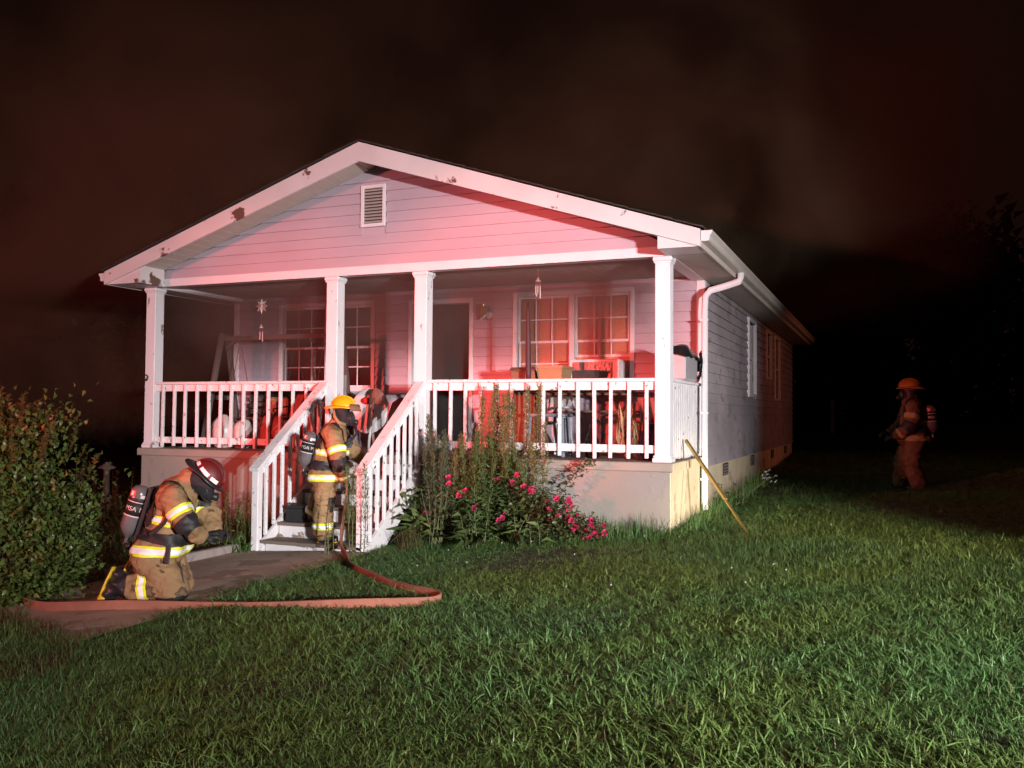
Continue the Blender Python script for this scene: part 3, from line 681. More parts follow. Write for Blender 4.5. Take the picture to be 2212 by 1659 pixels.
# ---- big shrub at the left
def shrub(name, label, c, rx, ry, rz, nleaf, L, W, mats, zbase, seed, sprigs=44):
    r = np.random.default_rng(seed); t = thing(name, label, 'shrub', (c[0], c[1], zbase))
    pos = []; dirs = []; br = MB(); tips = []
    for i in range(46):
        a = r.uniform(0, 2 * math.pi); e = math.asin(r.uniform(-.72, .98)); s = r.uniform(.75, 1.05)
        d = np.array([math.cos(a) * math.cos(e) * rx, math.sin(a) * math.cos(e) * ry, math.sin(e) * rz]); tip = np.array(c) + d * s
        base = np.array([c[0] + r.normal(0, .08), c[1] + r.normal(0, .08), zbase]); m1 = base * .45 + tip * .55 + np.array([0, 0, -.12])
        br.tube([base, m1, tip], [.016, .009, .003], 5); tips.append((base, m1, tip))
    n = nleaf // 46
    for base, m1, tip in tips:
        tt = r.beta(3.2, 1.3, n); p = (1 - tt)[:, None] * m1 + tt[:, None] * tip; p = p + r.normal(0, .11, (n, 3)) * (.5 + tt)[:, None]
        dd = norm(tip - m1) + r.normal(0, .75, (n, 3)); pos.append(p); dirs.append(dd)
    pos = np.concatenate(pos); dirs = np.concatenate(dirs)
    keep = pos[:, 2] > ground_z(pos[:, 0], pos[:, 1]) + .02; pos, dirs = pos[keep], dirs[keep]
    stuffpart('foliage', leaf_mesh('foliage', pos, dirs, r.uniform(.7, 1.2, len(pos)) * L, r.uniform(.7, 1.2, len(pos)) * W, rng=r), mats[0], t)
    sp_, sd_ = [], []
    for i in range(sprigs):
        a = r.uniform(0, 2 * math.pi); k = r.uniform(.1, .95); b0 = np.array([c[0] + math.cos(a) * rx * k, c[1] + math.sin(a) * ry * k, c[2] + rz * math.sqrt(max(0, 1 - k * k)) - .12])
        h = r.uniform(.16, .36); tip = b0 + np.array([math.cos(a) * .12 * k, math.sin(a) * .12 * k, h]); br.tube([b0, tip], [.005, .002], 4)
        for q in range(20):
            u_ = (q + 1) / 20; an = q * 2.4; sp_.append(b0 + (tip - b0) * u_); sd_.append([math.cos(an) * .8, math.sin(an) * .8, .75])
    stuffpart('new_growth', leaf_mesh('new_growth', sp_, sd_, L * .9, W * .8, rng=r), mats[1], t)
    part('branches', br, MT['brownstem'], t); return t
shrub('leafy_shrub', 'big round leafy shrub with reddish new tips at the left edge', (2.42, -4.02, -.52), .86, .84, 1.04, 12500, .068, .040, (MT['leaf'], MT['newleaf']), gz(2.4, -4.0), 31)

# ---- weeds
def weed(name, label, base, h, seed, kind='tall', group=None, cat='weed', lean=(0, 0), nst=1, leafm=None, ll=.10, lw=.022):
    r = np.random.default_rng(seed); bz = gz(base[0], base[1]) if len(base) < 3 else base[2]
    t = thing(name, label, cat, (base[0], base[1], bz), group); st = MB(); lp, ld, LL, sp_, sd_ = [], [], [], [], []
    for s in range(nst):
        b0 = np.array([base[0] + r.normal(0, .075 * (nst > 1)), base[1] + r.normal(0, .06 * (nst > 1)), bz - .02]); hh = h * r.uniform(.8, 1.0) if s else h
        tip = b0 + np.array([lean[0] + r.normal(0, .06), lean[1] + r.normal(0, .05), hh]); mid = (b0 + tip) / 2 + np.array([r.normal(0, .03), r.normal(0, .03), 0])
        ts = np.linspace(0, 1, 9); cur = [(1 - u) ** 2 * b0 + 2 * u * (1 - u) * mid + u * u * tip for u in ts]
        st.tube(cur, list(np.linspace(.0065, .002, 9)), 5)
        nl = int(hh * (58 if kind != 'broad' else 16))
        for i in range(nl):
            u = r.uniform(.06, .97 if kind != 'seed' else .6); p = (1 - u) ** 2 * b0 + 2 * u * (1 - u) * mid + u * u * tip; an = r.uniform(0, 6.28); up = r.uniform(.1, .9)
            lp.append(p); ld.append([math.cos(an), math.sin(an), up]); LL.append((1.25 - .75 * u) * r.uniform(.7, 1.2))
        if kind == 'seed':
            for i in range(int(hh * 420)):
                u = 1 - .5 * r.beta(1.0, 1.4); p = (1 - u) ** 2 * b0 + 2 * u * (1 - u) * mid + u * u * tip; w = .045 * (1.25 - u) / .4 * r.random()
                an = r.uniform(0, 6.28); sp_.append(p + np.array([math.cos(an) * w, math.sin(an) * w, r.normal(0, .02)])); sd_.append([math.cos(an) * .6, math.sin(an) * .6, .9])
        if kind == 'tall':
            for i in range(int(hh * 260)):
                u = r.uniform(.35, 1.0); p = (1 - u) ** 2 * b0 + 2 * u * (1 - u) * mid + u * u * tip; an = r.uniform(0, 6.28); w = .07 * (1.2 - u) * r.random()
                sp_.append(p + np.array([math.cos(an) * w, math.sin(an) * w, w * .5])); sd_.append([math.cos(an) * .5, math.sin(an) * .5, .9])
    part('stem', st, MT['stem'], t)
    lm = leafm or MT['weedleaf']
    stuffpart('foliage', leaf_mesh('foliage', lp, ld, np.array(LL) * ll, np.array(LL) * lw, droop=.35, rng=r), lm, t)
    if sp_:
        stuffpart('seed_head' if kind == 'seed' else 'fine_leaves', leaf_mesh('fine', sp_, sd_, .028 if kind == 'seed' else .042, .011 if kind == 'seed' else .008, rng=r), MT['seed'] if kind == 'seed' else lm, t)
    return t
weed('tall_weed', 'dark feathery weed clump against the third porch post', (4.98, -.42), 1.50, 41, 'tall', nst=12, leafm=MT['weedgrey'], ll=.12, lw=.016)
weed('tall_weed', 'tallest brown seeding weed rising above the porch railing', (5.62, -.42), 1.83, 42, 'seed', nst=4, lean=(.12, 0))
weed('tall_weed', 'brown seeding weed just right of the tallest one', (5.95, -.40), 1.72, 43, 'seed', nst=4, lean=(.02, 0))
weed('tall_weed', 'seeding weed at the right of the clump with slim top', (6.08, -.36), 1.80, 44, 'seed', nst=2, lean=(.08, .02))
weed('tall_weed', 'thin lone weed stalk against the right railing balusters', (6.40, -.36), 1.34, 45, 'seed', nst=2, lean=(.0, .0), leafm=MT['weedleaf'])
weed('tall_weed', 'rusty seeding weed in the middle of the flower bed', (5.42, -.55), 1.25, 46, 'seed', nst=4)
weed('leafy_weed', 'bushy grey green weed below the feathery clump', (5.15, -.55), 1.15, 47, 'tall', nst=12, ll=.13, lw=.022, leafm=MT['weedgrey'])
weed('leafy_weed', 'leafy green weed filling the bed behind the roses', (5.75, -.30), 1.25, 48, 'tall', nst=13, ll=.15, lw=.034)
weed('leafy_weed', 'leafy green weed with drooping leaves before the stucco wall', (6.30, -.34), .98, 49, 'broad', nst=4, ll=.20, lw=.045)
weed('leafy_weed', 'tall leafy green weed in the middle of the clump below the railing', (5.60, -.50), 1.30, 55, 'tall', nst=12, ll=.15, lw=.032)
weed('leafy_weed', 'green weed with long leaves between the roses and the wall', (6.02, -.52), 1.05, 56, 'tall', nst=12, ll=.15, lw=.034)
weed('leafy_weed', 'leafy weed low in front of the feathery clump by the steps', (5.22, -.80), .72, 57, 'broad', nst=8, ll=.15, lw=.04)
weed('vine_weed', 'slender green weed climbing the bottom post of the right handrail', (4.66, -1.46), 1.02, 50, 'tall', nst=3, ll=.07, lw=.012)
weed('vine_weed', 'small weed sprouting in front of the climbing firefighter', (4.34, -1.60), .72, 51, 'broad', nst=3, ll=.09, lw=.024)
weed('broadleaf_weed', 'broad leaved weed beside the bottom of the right stringer', (4.86, -.62), .62, 52, 'broad', nst=5, ll=.34, lw=.12)
weed('broadleaf_weed', 'broad leaved weed in front of the rose bush', (5.75, -.98), .46, 53, 'broad', nst=6, ll=.26, lw=.09)
weed('broadleaf_weed', 'low broad leaved weed at the right foot of the bed', (6.35, -.80), .34, 54, 'broad', nst=5, ll=.22, lw=.07)
def blades_into(acc, x, y, n, h, seed, lean=(.3, 1.0), w=.008, spread=.06):
    me = blade_clump(seed, n, h * .5, h, w, spread, lean); o = len(acc.v); z = gz(x, y) - .02
    acc.v += [(p.co.x + x, p.co.y + y, p.co.z + z) for p in me.vertices]; acc.f += [tuple(i + o for i in q.vertices) for q in me.polygons]; acc.m += [0] * len(me.polygons); bpy.data.meshes.remove(me)
def raw_mesh(acc, name):
    me = bpy.data.meshes.new(name); me.from_pydata(acc.v, [], acc.f); me.polygons.foreach_set('use_smooth', [True] * len(acc.f)); return me
def tuft(label, x, y, n, h, seed, m='grass', lean=(.3, 1.0), w=.008):
    me = blade_clump(seed, n, h * .5, h, w, .06, lean); o = part('grass_tuft', me, MT[m]); o.location = (x, y, gz(x, y) - .02); tag(o, label, 'grass tuft'); return o
tuft('dark spiky grass tuft at the foot of the left newel post', 3.02, -1.55, 40, .36, 201, w=.013)
tuft('straw coloured grass tuft at the foot of the right stringer', 5.02, -1.05, 110, .40, 202, 'drygrass')
tuft('straw coloured grass tuft beside the timber edging', 3.0, -2.55, 80, .26, 203, 'drygrass')
tuft('grass tuft on the walkway edge behind the kneeling firefighter', 2.55, -2.7, 90, .36, 204)
gA, gB = MB(), MB()
for i in range(30): blades_into(gA, 5.0 + i * .092 + random.uniform(-.04, .04), -.16 - .3 * random.random(), 34, .24 + .14 * random.random(), 210 + i, (.1, .8))
for i in range(20): blades_into(gA, 7.92 + .14 * random.random(), .1 + i * .30, 30, .28 + .14 * random.random(), 240 + i, (.1, .8))
for i in range(34): blades_into((gA, gB)[i % 3 == 0], .1 + i * .09, -.16 - .8 * random.random(), 44, .34 + .22 * random.random(), 270 + i, (.1, .7))
for i in range(70):
    a = random.uniform(-.4, 2.62); b_ = random.uniform(-5.4, -1.0); blades_into((gA, gB)[i % 3 == 0], a, b_, 46, .24 + .2 * random.random(), 310 + i, (.1, .9))
for i in range(80):
    t_ = random.random(); a = 3.1 + 1.9 * t_ + random.uniform(-.25, .45); b_ = -4.72 - 1.15 * t_ + random.uniform(-.35, .12); blades_into((gA, gB)[i % 3 != 0], a, b_, 40, .12 + .10 * random.random(), 400 + i, (.3, 1.2), .006)
tag(part('rank_grass', raw_mesh(gA, 'rank_grass'), MT['grass']), 'rank green grass along the porch foundations and under the shrub', 'grass', kind='stuff')
tag(part('dry_grass', raw_mesh(gB, 'dry_grass'), MT['drygrass']), 'dry straw coloured grass among the weeds at the left', 'grass', kind='stuff')
# thicket of weeds along the left foundation
wr = np.random.default_rng(66); lp, ld, LL, sp_, sd_ = [], [], [], [], []; stt = MB()
for i in range(95):
    bx = wr.uniform(-1.6, 2.9); by = wr.uniform(-1.3, -.15) if bx > 0 else wr.uniform(-1.6, 1.0); hh = wr.uniform(.45, .95) * (1.15 if bx < .3 else .8)
    b0 = np.array([bx, by, gz(bx, by) - .02]); tip = b0 + np.array([wr.normal(0, .07), wr.normal(0, .07), hh]); stt.tube([b0, (b0 + tip) / 2 + wr.normal(0, .02, 3), tip], [.005, .004, .0015], 4)
    for k in range(int(hh * 46)):
        u = wr.uniform(.08, 1); an = wr.uniform(0, 6.28); lp.append(b0 + (tip - b0) * u); ld.append([math.cos(an), math.sin(an), wr.uniform(.0, .9)]); LL.append((1.25 - .8 * u) * wr.uniform(.7, 1.2))
    if i % 2:
        for k in range(70):
            u = 1 - .4 * wr.random(); an = wr.uniform(0, 6.28); sp_.append(b0 + (tip - b0) * u + np.array([math.cos(an), math.sin(an), 0]) * .025 * wr.random()); sd_.append([math.cos(an) * .6, math.sin(an) * .6, .9])
th = part('weed_thicket', leaf_mesh('weed_thicket', lp, ld, np.array(LL) * .085, np.array(LL) * .022, droop=.35, rng=wr), MT['weedleaf']); tag(th, 'thicket of tall weeds along and beyond the left porch foundation', 'weeds', kind='stuff')
part('stems', stt, MT['stem'], th)['kind'] = 'stuff'; part('seed_heads', leaf_mesh('sh', sp_, sd_, .028, .011, rng=wr), MT['seed'], th)['kind'] = 'stuff'

# ---- rose bush
ROSES = [(5.335, -0.686, -0.276), (5.516, -0.45, -0.271), (5.646, -0.478, -0.293), (5.525, -0.646, -0.352), (5.402, -0.567, -0.401), (5.557, -0.582, -0.407), (5.831, -0.515, -0.239), (5.947, -0.47, -0.247), (6.134, -0.699, -0.231), (6.186, -0.721, -0.161), (6.091, -0.454, -0.257), (6.072, -0.587, -0.282), (6.139, -0.478, -0.301), (6.285, -0.729, -0.27), (6.277, -0.583, -0.308), (6.292, -0.492, -0.315), (6.327, -0.655, -0.328), (5.934, -0.418, -0.397), (5.495, -0.433, -0.541), (5.684, -0.72, -0.52), (5.663, -0.722, -0.548), (5.644, -0.551, -0.6), (5.635, -0.42, -0.676), (6.001, -0.604, -0.597), (5.995, -0.659, -0.646), (6.505, -0.591, -0.439), (6.673, -0.72, -0.388), (6.783, -0.657, -0.395), (6.773, -0.585, -0.441), (6.724, -0.566, -0.518), (6.783, -0.653, -0.52), (6.551, -0.654, -0.525), (6.666, -0.658, -0.585), (6.545, -0.578, -0.639), (6.777, -0.634, -0.595), (6.842, -0.723, -0.615), (6.806, -0.454, -0.592), (6.733, -0.546, -0.679), (6.659, -0.518, -0.706), (6.831, -0.669, -0.726), (6.804, -0.402, -0.772), (6.875, -0.446, -0.783), (7.051, -0.69, -0.607), (7.035, -0.62, -0.667), (7.043, -0.492, -0.728), (7.058, -0.495, -0.759), (7.125, -0.421, -0.698), (7.177, -0.591, -0.748), (6.921, -0.456, -0.832), (6.973, -0.509, -0.816), (7.073, -0.63, -0.762), (4.928, -0.536, -0.637), (4.933, -0.439, -0.704), (4.956, -0.451, -0.73)]
rb = thing('rose_bush', 'rose bush with clustered pink blooms sprawling before the porch wall', 'rose bush', (6.1, -.45, gz(6.1, -.45)))
rr = np.random.default_rng(77); cn = MB(); lp, ld = [], []
for i, p in enumerate(ROSES):
    b0 = np.array([5.9 + .25 * (p[0] - 6) + rr.normal(0, .06), -.38, gz(6, -.4)]); p = np.array(p); m1 = (b0 + p) / 2 + np.array([0, 0, .16]); pts = [(1 - u) ** 2 * b0 + 2 * u * (1 - u) * m1 + u * u * (p - np.array([0, 0, .02])) for u in np.linspace(0, 1, 7)]
    cn.tube(pts, list(np.linspace(.005, .0018, 7)), 5)
    for k in range(80):
        u = rr.uniform(.2, 1.0); q = (1 - u) ** 2 * b0 + 2 * u * (1 - u) * m1 + u * u * p; an = rr.uniform(0, 6.28)
        lp.append(q + rr.normal(0, .055, 3)); ld.append([math.cos(an), math.sin(an), rr.uniform(-.4, .6)])
pts = [(6.45, -.4, -.75), (6.55, -.4, -.45), (6.7, -.38, -.2), (6.87, -.36, -.03), (6.96, -.36, .0)]
cn.tube(pts, [.006, .005, .004, .003, .002], 5)
for k in range(130):
    u = rr.uniform(.25, 1); a, b_ = pts[int(u * 3.99)], pts[int(u * 3.99) + 1]; w = u * 3.99 % 1; q = np.array(a) * (1 - w) + np.array(b_) * w
    lp.append(q + rr.normal(0, .03, 3)); ld.append([*rr.normal(0, 1, 2), rr.uniform(-.2, .6)])
part('canes', cn, MT['brownstem'], rb); stuffpart('foliage', leaf_mesh('rose_leaves', lp, ld, rr.uniform(.040, .075, len(lp)), rr.uniform(.026, .046, len(lp)), rng=rr), MT['roseleaf'], rb)
bp_, bd_, bl_ = [], [], []
for k in range(26):
    a = k * 2.39996; rad = .003 + .014 * math.sqrt(k / 26); e = 1.15 - 1.0 * (k / 26)
    bp_.append([math.cos(a) * rad * .6, math.sin(a) * rad * .6, .004 * math.cos(k)]); bd_.append([math.cos(a), math.sin(a), e]); bl_.append(.020 + .012 * k / 26)
blm = leaf_mesh('bloom', bp_, bd_, np.array(bl_), np.array(bl_) * 1.15, droop=-.15, fold=.3, rng=rr); blm.materials.append(MT['petal'])
for i, p in enumerate(ROSES):
    for k in range(1 if i % 3 else 2):
        o = bpy.data.objects.new('bloom', blm); link(o, rb); q = Vector(p) + Vector((rr.normal(0, .02), rr.normal(0, .02), rr.normal(0, .02))) * (1.6 * k) - Vector(rb.location); o.location = q
        o.rotation_euler = (rr.uniform(.3, 1.3), rr.uniform(-.4, .4), rr.uniform(-.6, 1.2)); s = rr.uniform(.85, 1.25); o.scale = (s, s, s)
# ---- white-flowered weed by the side wall
wf = weed('flowering_weed', 'leaning weed with small white flowers beside the right side wall', (8.02, 2.6), .34, 81, 'broad', nst=5, ll=.2, lw=.05, lean=(.05, 0))
fs = MB().tube([(8.06, 2.6, gz(8, 2.6)), (8.22, 2.7, -.56), (8.42, 2.85, -.38), (8.55, 2.95, -.31)], [.005, .004, .003, .002], 5); part('flower_stem', fs, MT['stem'], wf)
for i in range(12):
    q = Vector((8.40 + .2 * random.random(), 2.85 + .15 * random.random(), -.40 + .17 * random.random()))
    part('flower', leaf_mesh('fl', [tuple(q)] * 7, [[math.cos(a), math.sin(a) * .6, math.sin(a * 1.7)] for a in np.linspace(0, 5.5, 7)], .026, .018), MT['whitefl'], wf)
# ---- trees in the dark
MT['bark'] = mat('dark_bark', (0.05, 0.038, 0.028), 0.9, 0.3, 6, 0.6, 30)
MT['treeleaf'] = leafmat('tree_leaf', (0.020, 0.034, 0.010), (0.035, 0.05, 0.016), 0.6, 0.2)
def tree(label, x, y, h, cr, seed, n=15000):
    r = np.random.default_rng(seed); z0 = gz(x, y); t = thing('yard_tree', label, 'tree', (x, y, z0)); tr = MB()
    tr.tube([(x, y, z0 - .1), (x + .05, y, z0 + h * .25), (x + r.normal(0, .15), y, z0 + h * .6), (x + r.normal(0, .2), y, z0 + h * .9)], [.20, .16, .10, .03], 9); pos = []
    for i in range(22):
        a = r.uniform(0, 6.28); e = r.uniform(.25, 1.0); zb = z0 + h * r.uniform(.25, .7); tip = np.array([x + math.cos(a) * cr * r.uniform(.5, 1), y + math.sin(a) * cr * r.uniform(.5, 1), min(zb + h * .3 * e, z0 + h)])
        tr.tube([(x, y, zb), tuple((np.array([x, y, zb]) + tip) / 2 + np.array([0, 0, .2])), tuple(tip)], [.06, .035, .01], 5)
        pos.append(tip + r.normal(0, cr * .26, (n // 22, 3)))
    pos = np.concatenate(pos); part('trunk', tr, MT['bark'], t); stuffpart('crown', leaf_mesh('crown', pos, r.normal(0, 1, pos.shape), .24, .15, rng=r), MT['treeleaf'], t)
tree('dark tree in the background between house and far firefighter', 10.2, 27.0, 7.5, 3.0, 92)
tree('dark tree barely seen beyond the left end of the porch', -7.5, 11.0, 7.0, 2.8, 94)
# ---- black mass of woods far behind
wr = np.random.default_rng(99); N = 52000; ang = wr.uniform(-.2, 1.75, N) + math.pi / 2 - .6; rad = wr.uniform(46, 62, N)
wx = CAM.x + np.cos(ang) * rad; wy = CAM.y + np.sin(ang) * rad; top = 9.5 + 2.2 * np.sin(ang * 23) + 1.5 * np.sin(ang * 51 + 1) + 1.0 * np.sin(ang * 117)
pos = np.stack([wx, wy, -2.2 + top * wr.random(N) ** .8], 1)
tag(part('far_woods', leaf_mesh('far_woods', pos, wr.normal(0, 1, (N, 3)), .75, .55, rng=wr), MT['treeleaf']), 'black mass of woods far behind the house', 'woods', kind='stuff')
# ================================================================== firefighters
from mathutils import noise as mnoise
MT['coat'] = mat('tan_turnout_cloth', (0.31, 0.195, 0.092), 0.85, 0.2, 7, 0.9, 16, col2=(0.235, 0.145, 0.066), patch=(0.15, 0.095, 0.05), patch_scale=4, patch_cut=0.60, bdist=0.03)
MT['hood'] = mat('black_hood_cloth', (0.016, 0.014, 0.016), 0.85, 0.2, 12, 0.3, 150)
MT['collar'] = mat('collar_cloth', (0.30, 0.17, 0.08), 0.85, 0.15, 9, 0.3, 150)
MT['lime'] = mat('lime_reflective_tape', (0.78, 0.80, 0.03), 0.5, 0.06, 12, 0.1, 300)
MT['silver'] = mat('silver_reflective_tape', (0.86, 0.86, 0.86), 0.35, 0.05, 12, 0.1, 300)
MT['yellow_helmet'] = mat('scuffed_yellow_helmet', (0.80, 0.42, 0.012), 0.28, 0.05, 5, 0.05, 60, patch=(0.45, 0.22, 0.02), patch_scale=7, patch_cut=0.70)
MT['red_helmet'] = mat('sooty_red_helmet', (0.15, 0.010, 0.010), 0.55, 0.2, 6, 0.1, 60, col2=(0.09, 0.009, 0.009))
MT['far_helmet'] = mat('dimmed_orange_helmet', (0.34, 0.17, 0.02), 0.5, 0.15, 6, 0.1, 60)  # far firefighter's helmet, the dim light put into its colour
MT['soleyel'] = mat('yellow_boot_rubber', (0.62, 0.42, 0.02), 0.5, 0.12, 9, 0.1, 60)
MT['tank'] = mat('grey_air_cylinder', (0.13, 0.125, 0.125), 0.22, 0.12, 8, 0.05, 80)
MT['tape_white'] = mat('white_print', (0.62, 0.60, 0.56), 0.5, 0.08, 20, 0)
MT['tape_red'] = mat('red_print', (0.55, 0.05, 0.04), 0.4, 0.08, 20, 0)
MT['visor'] = mat('smoked_amber_visor', (0.22, 0.12, 0.075), 0.15, 0.1, 8, 0)
MT['lens'] = mat('dark_mask_lens', (0.03, 0.03, 0.035), 0.08, 0.1, 8, 0)

def capsule(mb, a, b, ra, rb, n=14, k=5):
    a = Vector(a); b = Vector(b); t = (b - a); L = t.length; t = t.normalized() if L > 1e-6 else Vector((0, 0, 1)); pts = []; rs = []
    for i in range(k): w = math.pi / 2 * (1 - i / k); pts.append(a - t * ra * math.sin(w)); rs.append(max(ra * math.cos(w), 1e-3))
    pts += [a, b]; rs += [ra, rb]
    for i in range(1, k + 1): w = math.pi / 2 * i / k; pts.append(b + t * rb * math.sin(w)); rs.append(max(rb * math.cos(w), 1e-3))
    mb.tube(pts, rs, n)
def remesh(mb, vox, smooth_it=5):
    me = mb.mesh('tmp'); o = bpy.data.objects.new('tmp', me); COL.objects.link(o)
    m = o.modifiers.new('r', 'REMESH'); m.mode = 'VOXEL'; m.voxel_size = vox
    m = o.modifiers.new('s', 'SMOOTH'); m.factor = .5; m.iterations = smooth_it
    dg = bpy.context.evaluated_depsgraph_get(); dg.update()
    out = bpy.data.meshes.new_from_object(o.evaluated_get(dg)); bpy.data.objects.remove(o); bpy.data.meshes.remove(me)
    out.polygons.foreach_set('use_smooth', [True] * len(out.polygons)); out.materials.clear(); return out
def seg_dist(P, a, b):
    a = np.array(a); b = np.array(b); d = b - a; t = np.clip(((P - a) @ d) / max(d @ d, 1e-9), 0, 1); return np.linalg.norm(P - (a + t[:, None] * d), axis=1)
def body(parent, caps, mats, folds=.010, seed=0, name='body'):
    """caps: (a, b, ra, rb, material index); one continuous skin, folded like heavy cloth"""
    mb = MB()
    for a, b_, ra, rb, _ in caps: capsule(mb, a, b_, ra, rb)
    me = remesh(mb, .0165, 4); n = len(me.vertices); co = np.empty(n * 3, np.float32); me.vertices.foreach_get('co', co); co = co.reshape(-1, 3).astype(float)
    no = np.empty(n * 3, np.float32); me.vertices.foreach_get('normal', no); no = no.reshape(-1, 3)
    d = np.array([mnoise.noise(Vector((p[0] * 7 + seed, p[1] * 7, p[2] * 15))) + .6 * mnoise.noise(Vector((p[0] * 17, p[1] * 17 + seed, p[2] * 26))) - .5 * abs(mnoise.noise(Vector((p[0] * 9 + p[2] * 8, p[1] * 9, seed + p[2] * 9)))) for p in co])
    co += no * (d * folds)[:, None]; me.vertices.foreach_set('co', co.astype(np.float32).ravel())
    fc = np.array([p.center[:] for p in me.polygons]); D = np.stack([seg_dist(fc, a, b_) / ((ra + rb) / 2) for a, b_, ra, rb, _ in caps], 1)
    mi = np.array([c[4] for c in caps])[D.argmin(1)]; me.polygons.foreach_set('material_index', mi.astype(np.int32)); me.update()
    for m in mats: me.materials.append(m)
    o = bpy.data.objects.new(name, me); link(o, parent); return o
def band(bod, name, c, nrm, half, maxd, off, m, parent, side=None):
    """a strip of the body's own surface between two planes, lifted off the cloth"""
    bm = bmesh.new(); bm.from_mesh(bod.data); c = Vector(c); nrm = Vector(nrm).normalized()
    for s in (-1, 1):
        bmesh.ops.bisect_plane(bm, geom=bm.verts[:] + bm.edges[:] + bm.faces[:], plane_co=c + nrm * half * s, plane_no=nrm * s, clear_outer=True)
    dl = [f for f in bm.faces if (f.calc_center_median() - c).length > maxd or (side is not None and not side(f.calc_center_median()))]
    bmesh.ops.delete(bm, geom=dl, context='FACES'); bm.normal_update()
    mv = [(v, v.normal.copy()) for v in bm.verts]
    for v, nn in mv: v.co += nn * off
    for f in bm.faces: f.material_index = 0
    me = bpy.data.meshes.new(name); bm.to_mesh(me); bm.free(); me.materials.append(m); me.polygons.foreach_set('use_smooth', [True] * len(me.polygons))
    o = bpy.data.objects.new(name, me); link(o, parent); return o
MT['dim_lime'] = mat('dimmed_lime_tape', (0.34, 0.30, 0.05), 0.7, 0.3, 12, 0.1, 300); MT['dim_silver'] = mat('dimmed_silver_tape', (0.34, 0.31, 0.27), 0.7, 0.3, 12, 0.1, 300)  # darkened tape copies, low light on the far firefighter put into colour
def tape(bod, c, nrm, w, maxd, parent, side=None, dimmed=False):
    a = band(bod, 'reflective_strip', c, nrm, w / 2, maxd, .007, MT['dim_lime' if dimmed else 'lime'], parent, side)
    band(bod, 'silver_stripe', c, nrm, w * .24, maxd, .0105, MT['dim_silver' if dimmed else 'silver'], a, side)
def frame_of(c, up, fwd):
    z = Vector(up).normalized(); x = Vector(fwd); x = (x - z * x.dot(z)).normalized(); y = z.cross(x)
    return Matrix(((x.x, y.x, z.x, c[0]), (x.y, y.y, z.y, c[1]), (x.z, y.z, z.z, c[2]), (0, 0, 0, 1)))
def helmet(parent, c, up, fwd, shell, brimm, trap=MT['silver'], visor=True, s=1.0):
    F = frame_of(c, up, fwd) @ Matrix.Scale(s, 4); rx, ry, rz = .150, .122, .135
    def P(th, ph, k=1.0, e=0): return (math.cos(th) * math.cos(ph) * rx * k, math.sin(th) * math.cos(ph) * ry * k, math.sin(ph) * rz * k + e)
    mb = MB(); n, m = 28, 8; v = []; f = []
    for j in range(m + 1):
        for i in range(n): v.append(P(2 * math.pi * i / n, math.pi / 2 * j / m * .995))
    for j in range(m):
        for i in range(n): f.append((j * n + i, j * n + (i + 1) % n, (j + 1) * n + (i + 1) % n, (j + 1) * n + i))
    f.append(tuple(m * n + i for i in range(n))); mb.add(v, f)
    for a0 in (-.35, .35, 0):                                                  # moulded ribs over the crown
        mb.tube([(math.cos(q) * rx * 1.005, a0 * ry * math.sin(q) ** .5 if q > 0 else 0, math.sin(q) * rz * 1.01 * (1 - .06 * abs(a0))) for q in np.linspace(.25, math.pi - .25, 14)], .006, 6)
    h = part('helmet', mb.rot(F), shell, parent, smooth=True, rel=False)
    bm_ = MB(); v = []; f = []
    for i in range(n):
        th = 2 * math.pi * i / n; back = max(0, -math.cos(th)); fr = max(0, math.cos(th)); w = .022 + .062 * back ** 1.5 + .012 * fr
        for (k, z) in ((1.0, .010), (1 + w / rx, -.004 - .030 * back), (1 + w / rx, -.014 - .030 * back), (.96, -.012)):
            v.append((math.cos(th) * rx * k, math.sin(th) * ry * (1 + (k - 1) * 1.05), z))
    for i in range(n):
        j = (i + 1) % n
        for q in range(4): f.append((i * 4 + q, j * 4 + q, j * 4 + (q + 1) % 4, i * 4 + (q + 1) % 4))
    bm_.add(v, f); part('brim', bm_.rot(F), brimm, h, smooth=True, rel=False)
    if trap:
        for sg in (-1, 1):
            for t0, t1 in ((.62, 1.18), (1.36, 2.05), (2.3, 2.75)):
                t_ = MB(); v = []; f = []
                for i in range(6):
                    th = sg * (t0 + (t1 - t0) * i / 5)
                    for ph in (.12, .36): v.append(P(th, ph, 1.018))
                for i in range(5): f.append((i * 2, i * 2 + 2, i * 2 + 3, i * 2 + 1))
                t_.add(v, f); part('helmet_reflector', t_.rot(F), trap, h, rel=False)
    if visor:
        vb = MB(); v = []; f = []
        for i in range(13):
            th = -1.05 + 2.1 * i / 12
            for (k, z) in ((1.10, .045), (1.30, -.035), (1.32, -.034), (1.12, .047)): v.append((math.cos(th) * rx * k + .02, math.sin(th) * ry * k, z))
        for i in range(12):
            for q in range(4): f.append((i * 4 + q, (i + 1) * 4 + q, (i + 1) * 4 + (q + 1) % 4, i * 4 + (q + 1) % 4))
        vb.add(v, f); part('visor', vb.rot(F), MT['visor'], h, smooth=True, rel=False)
    return h
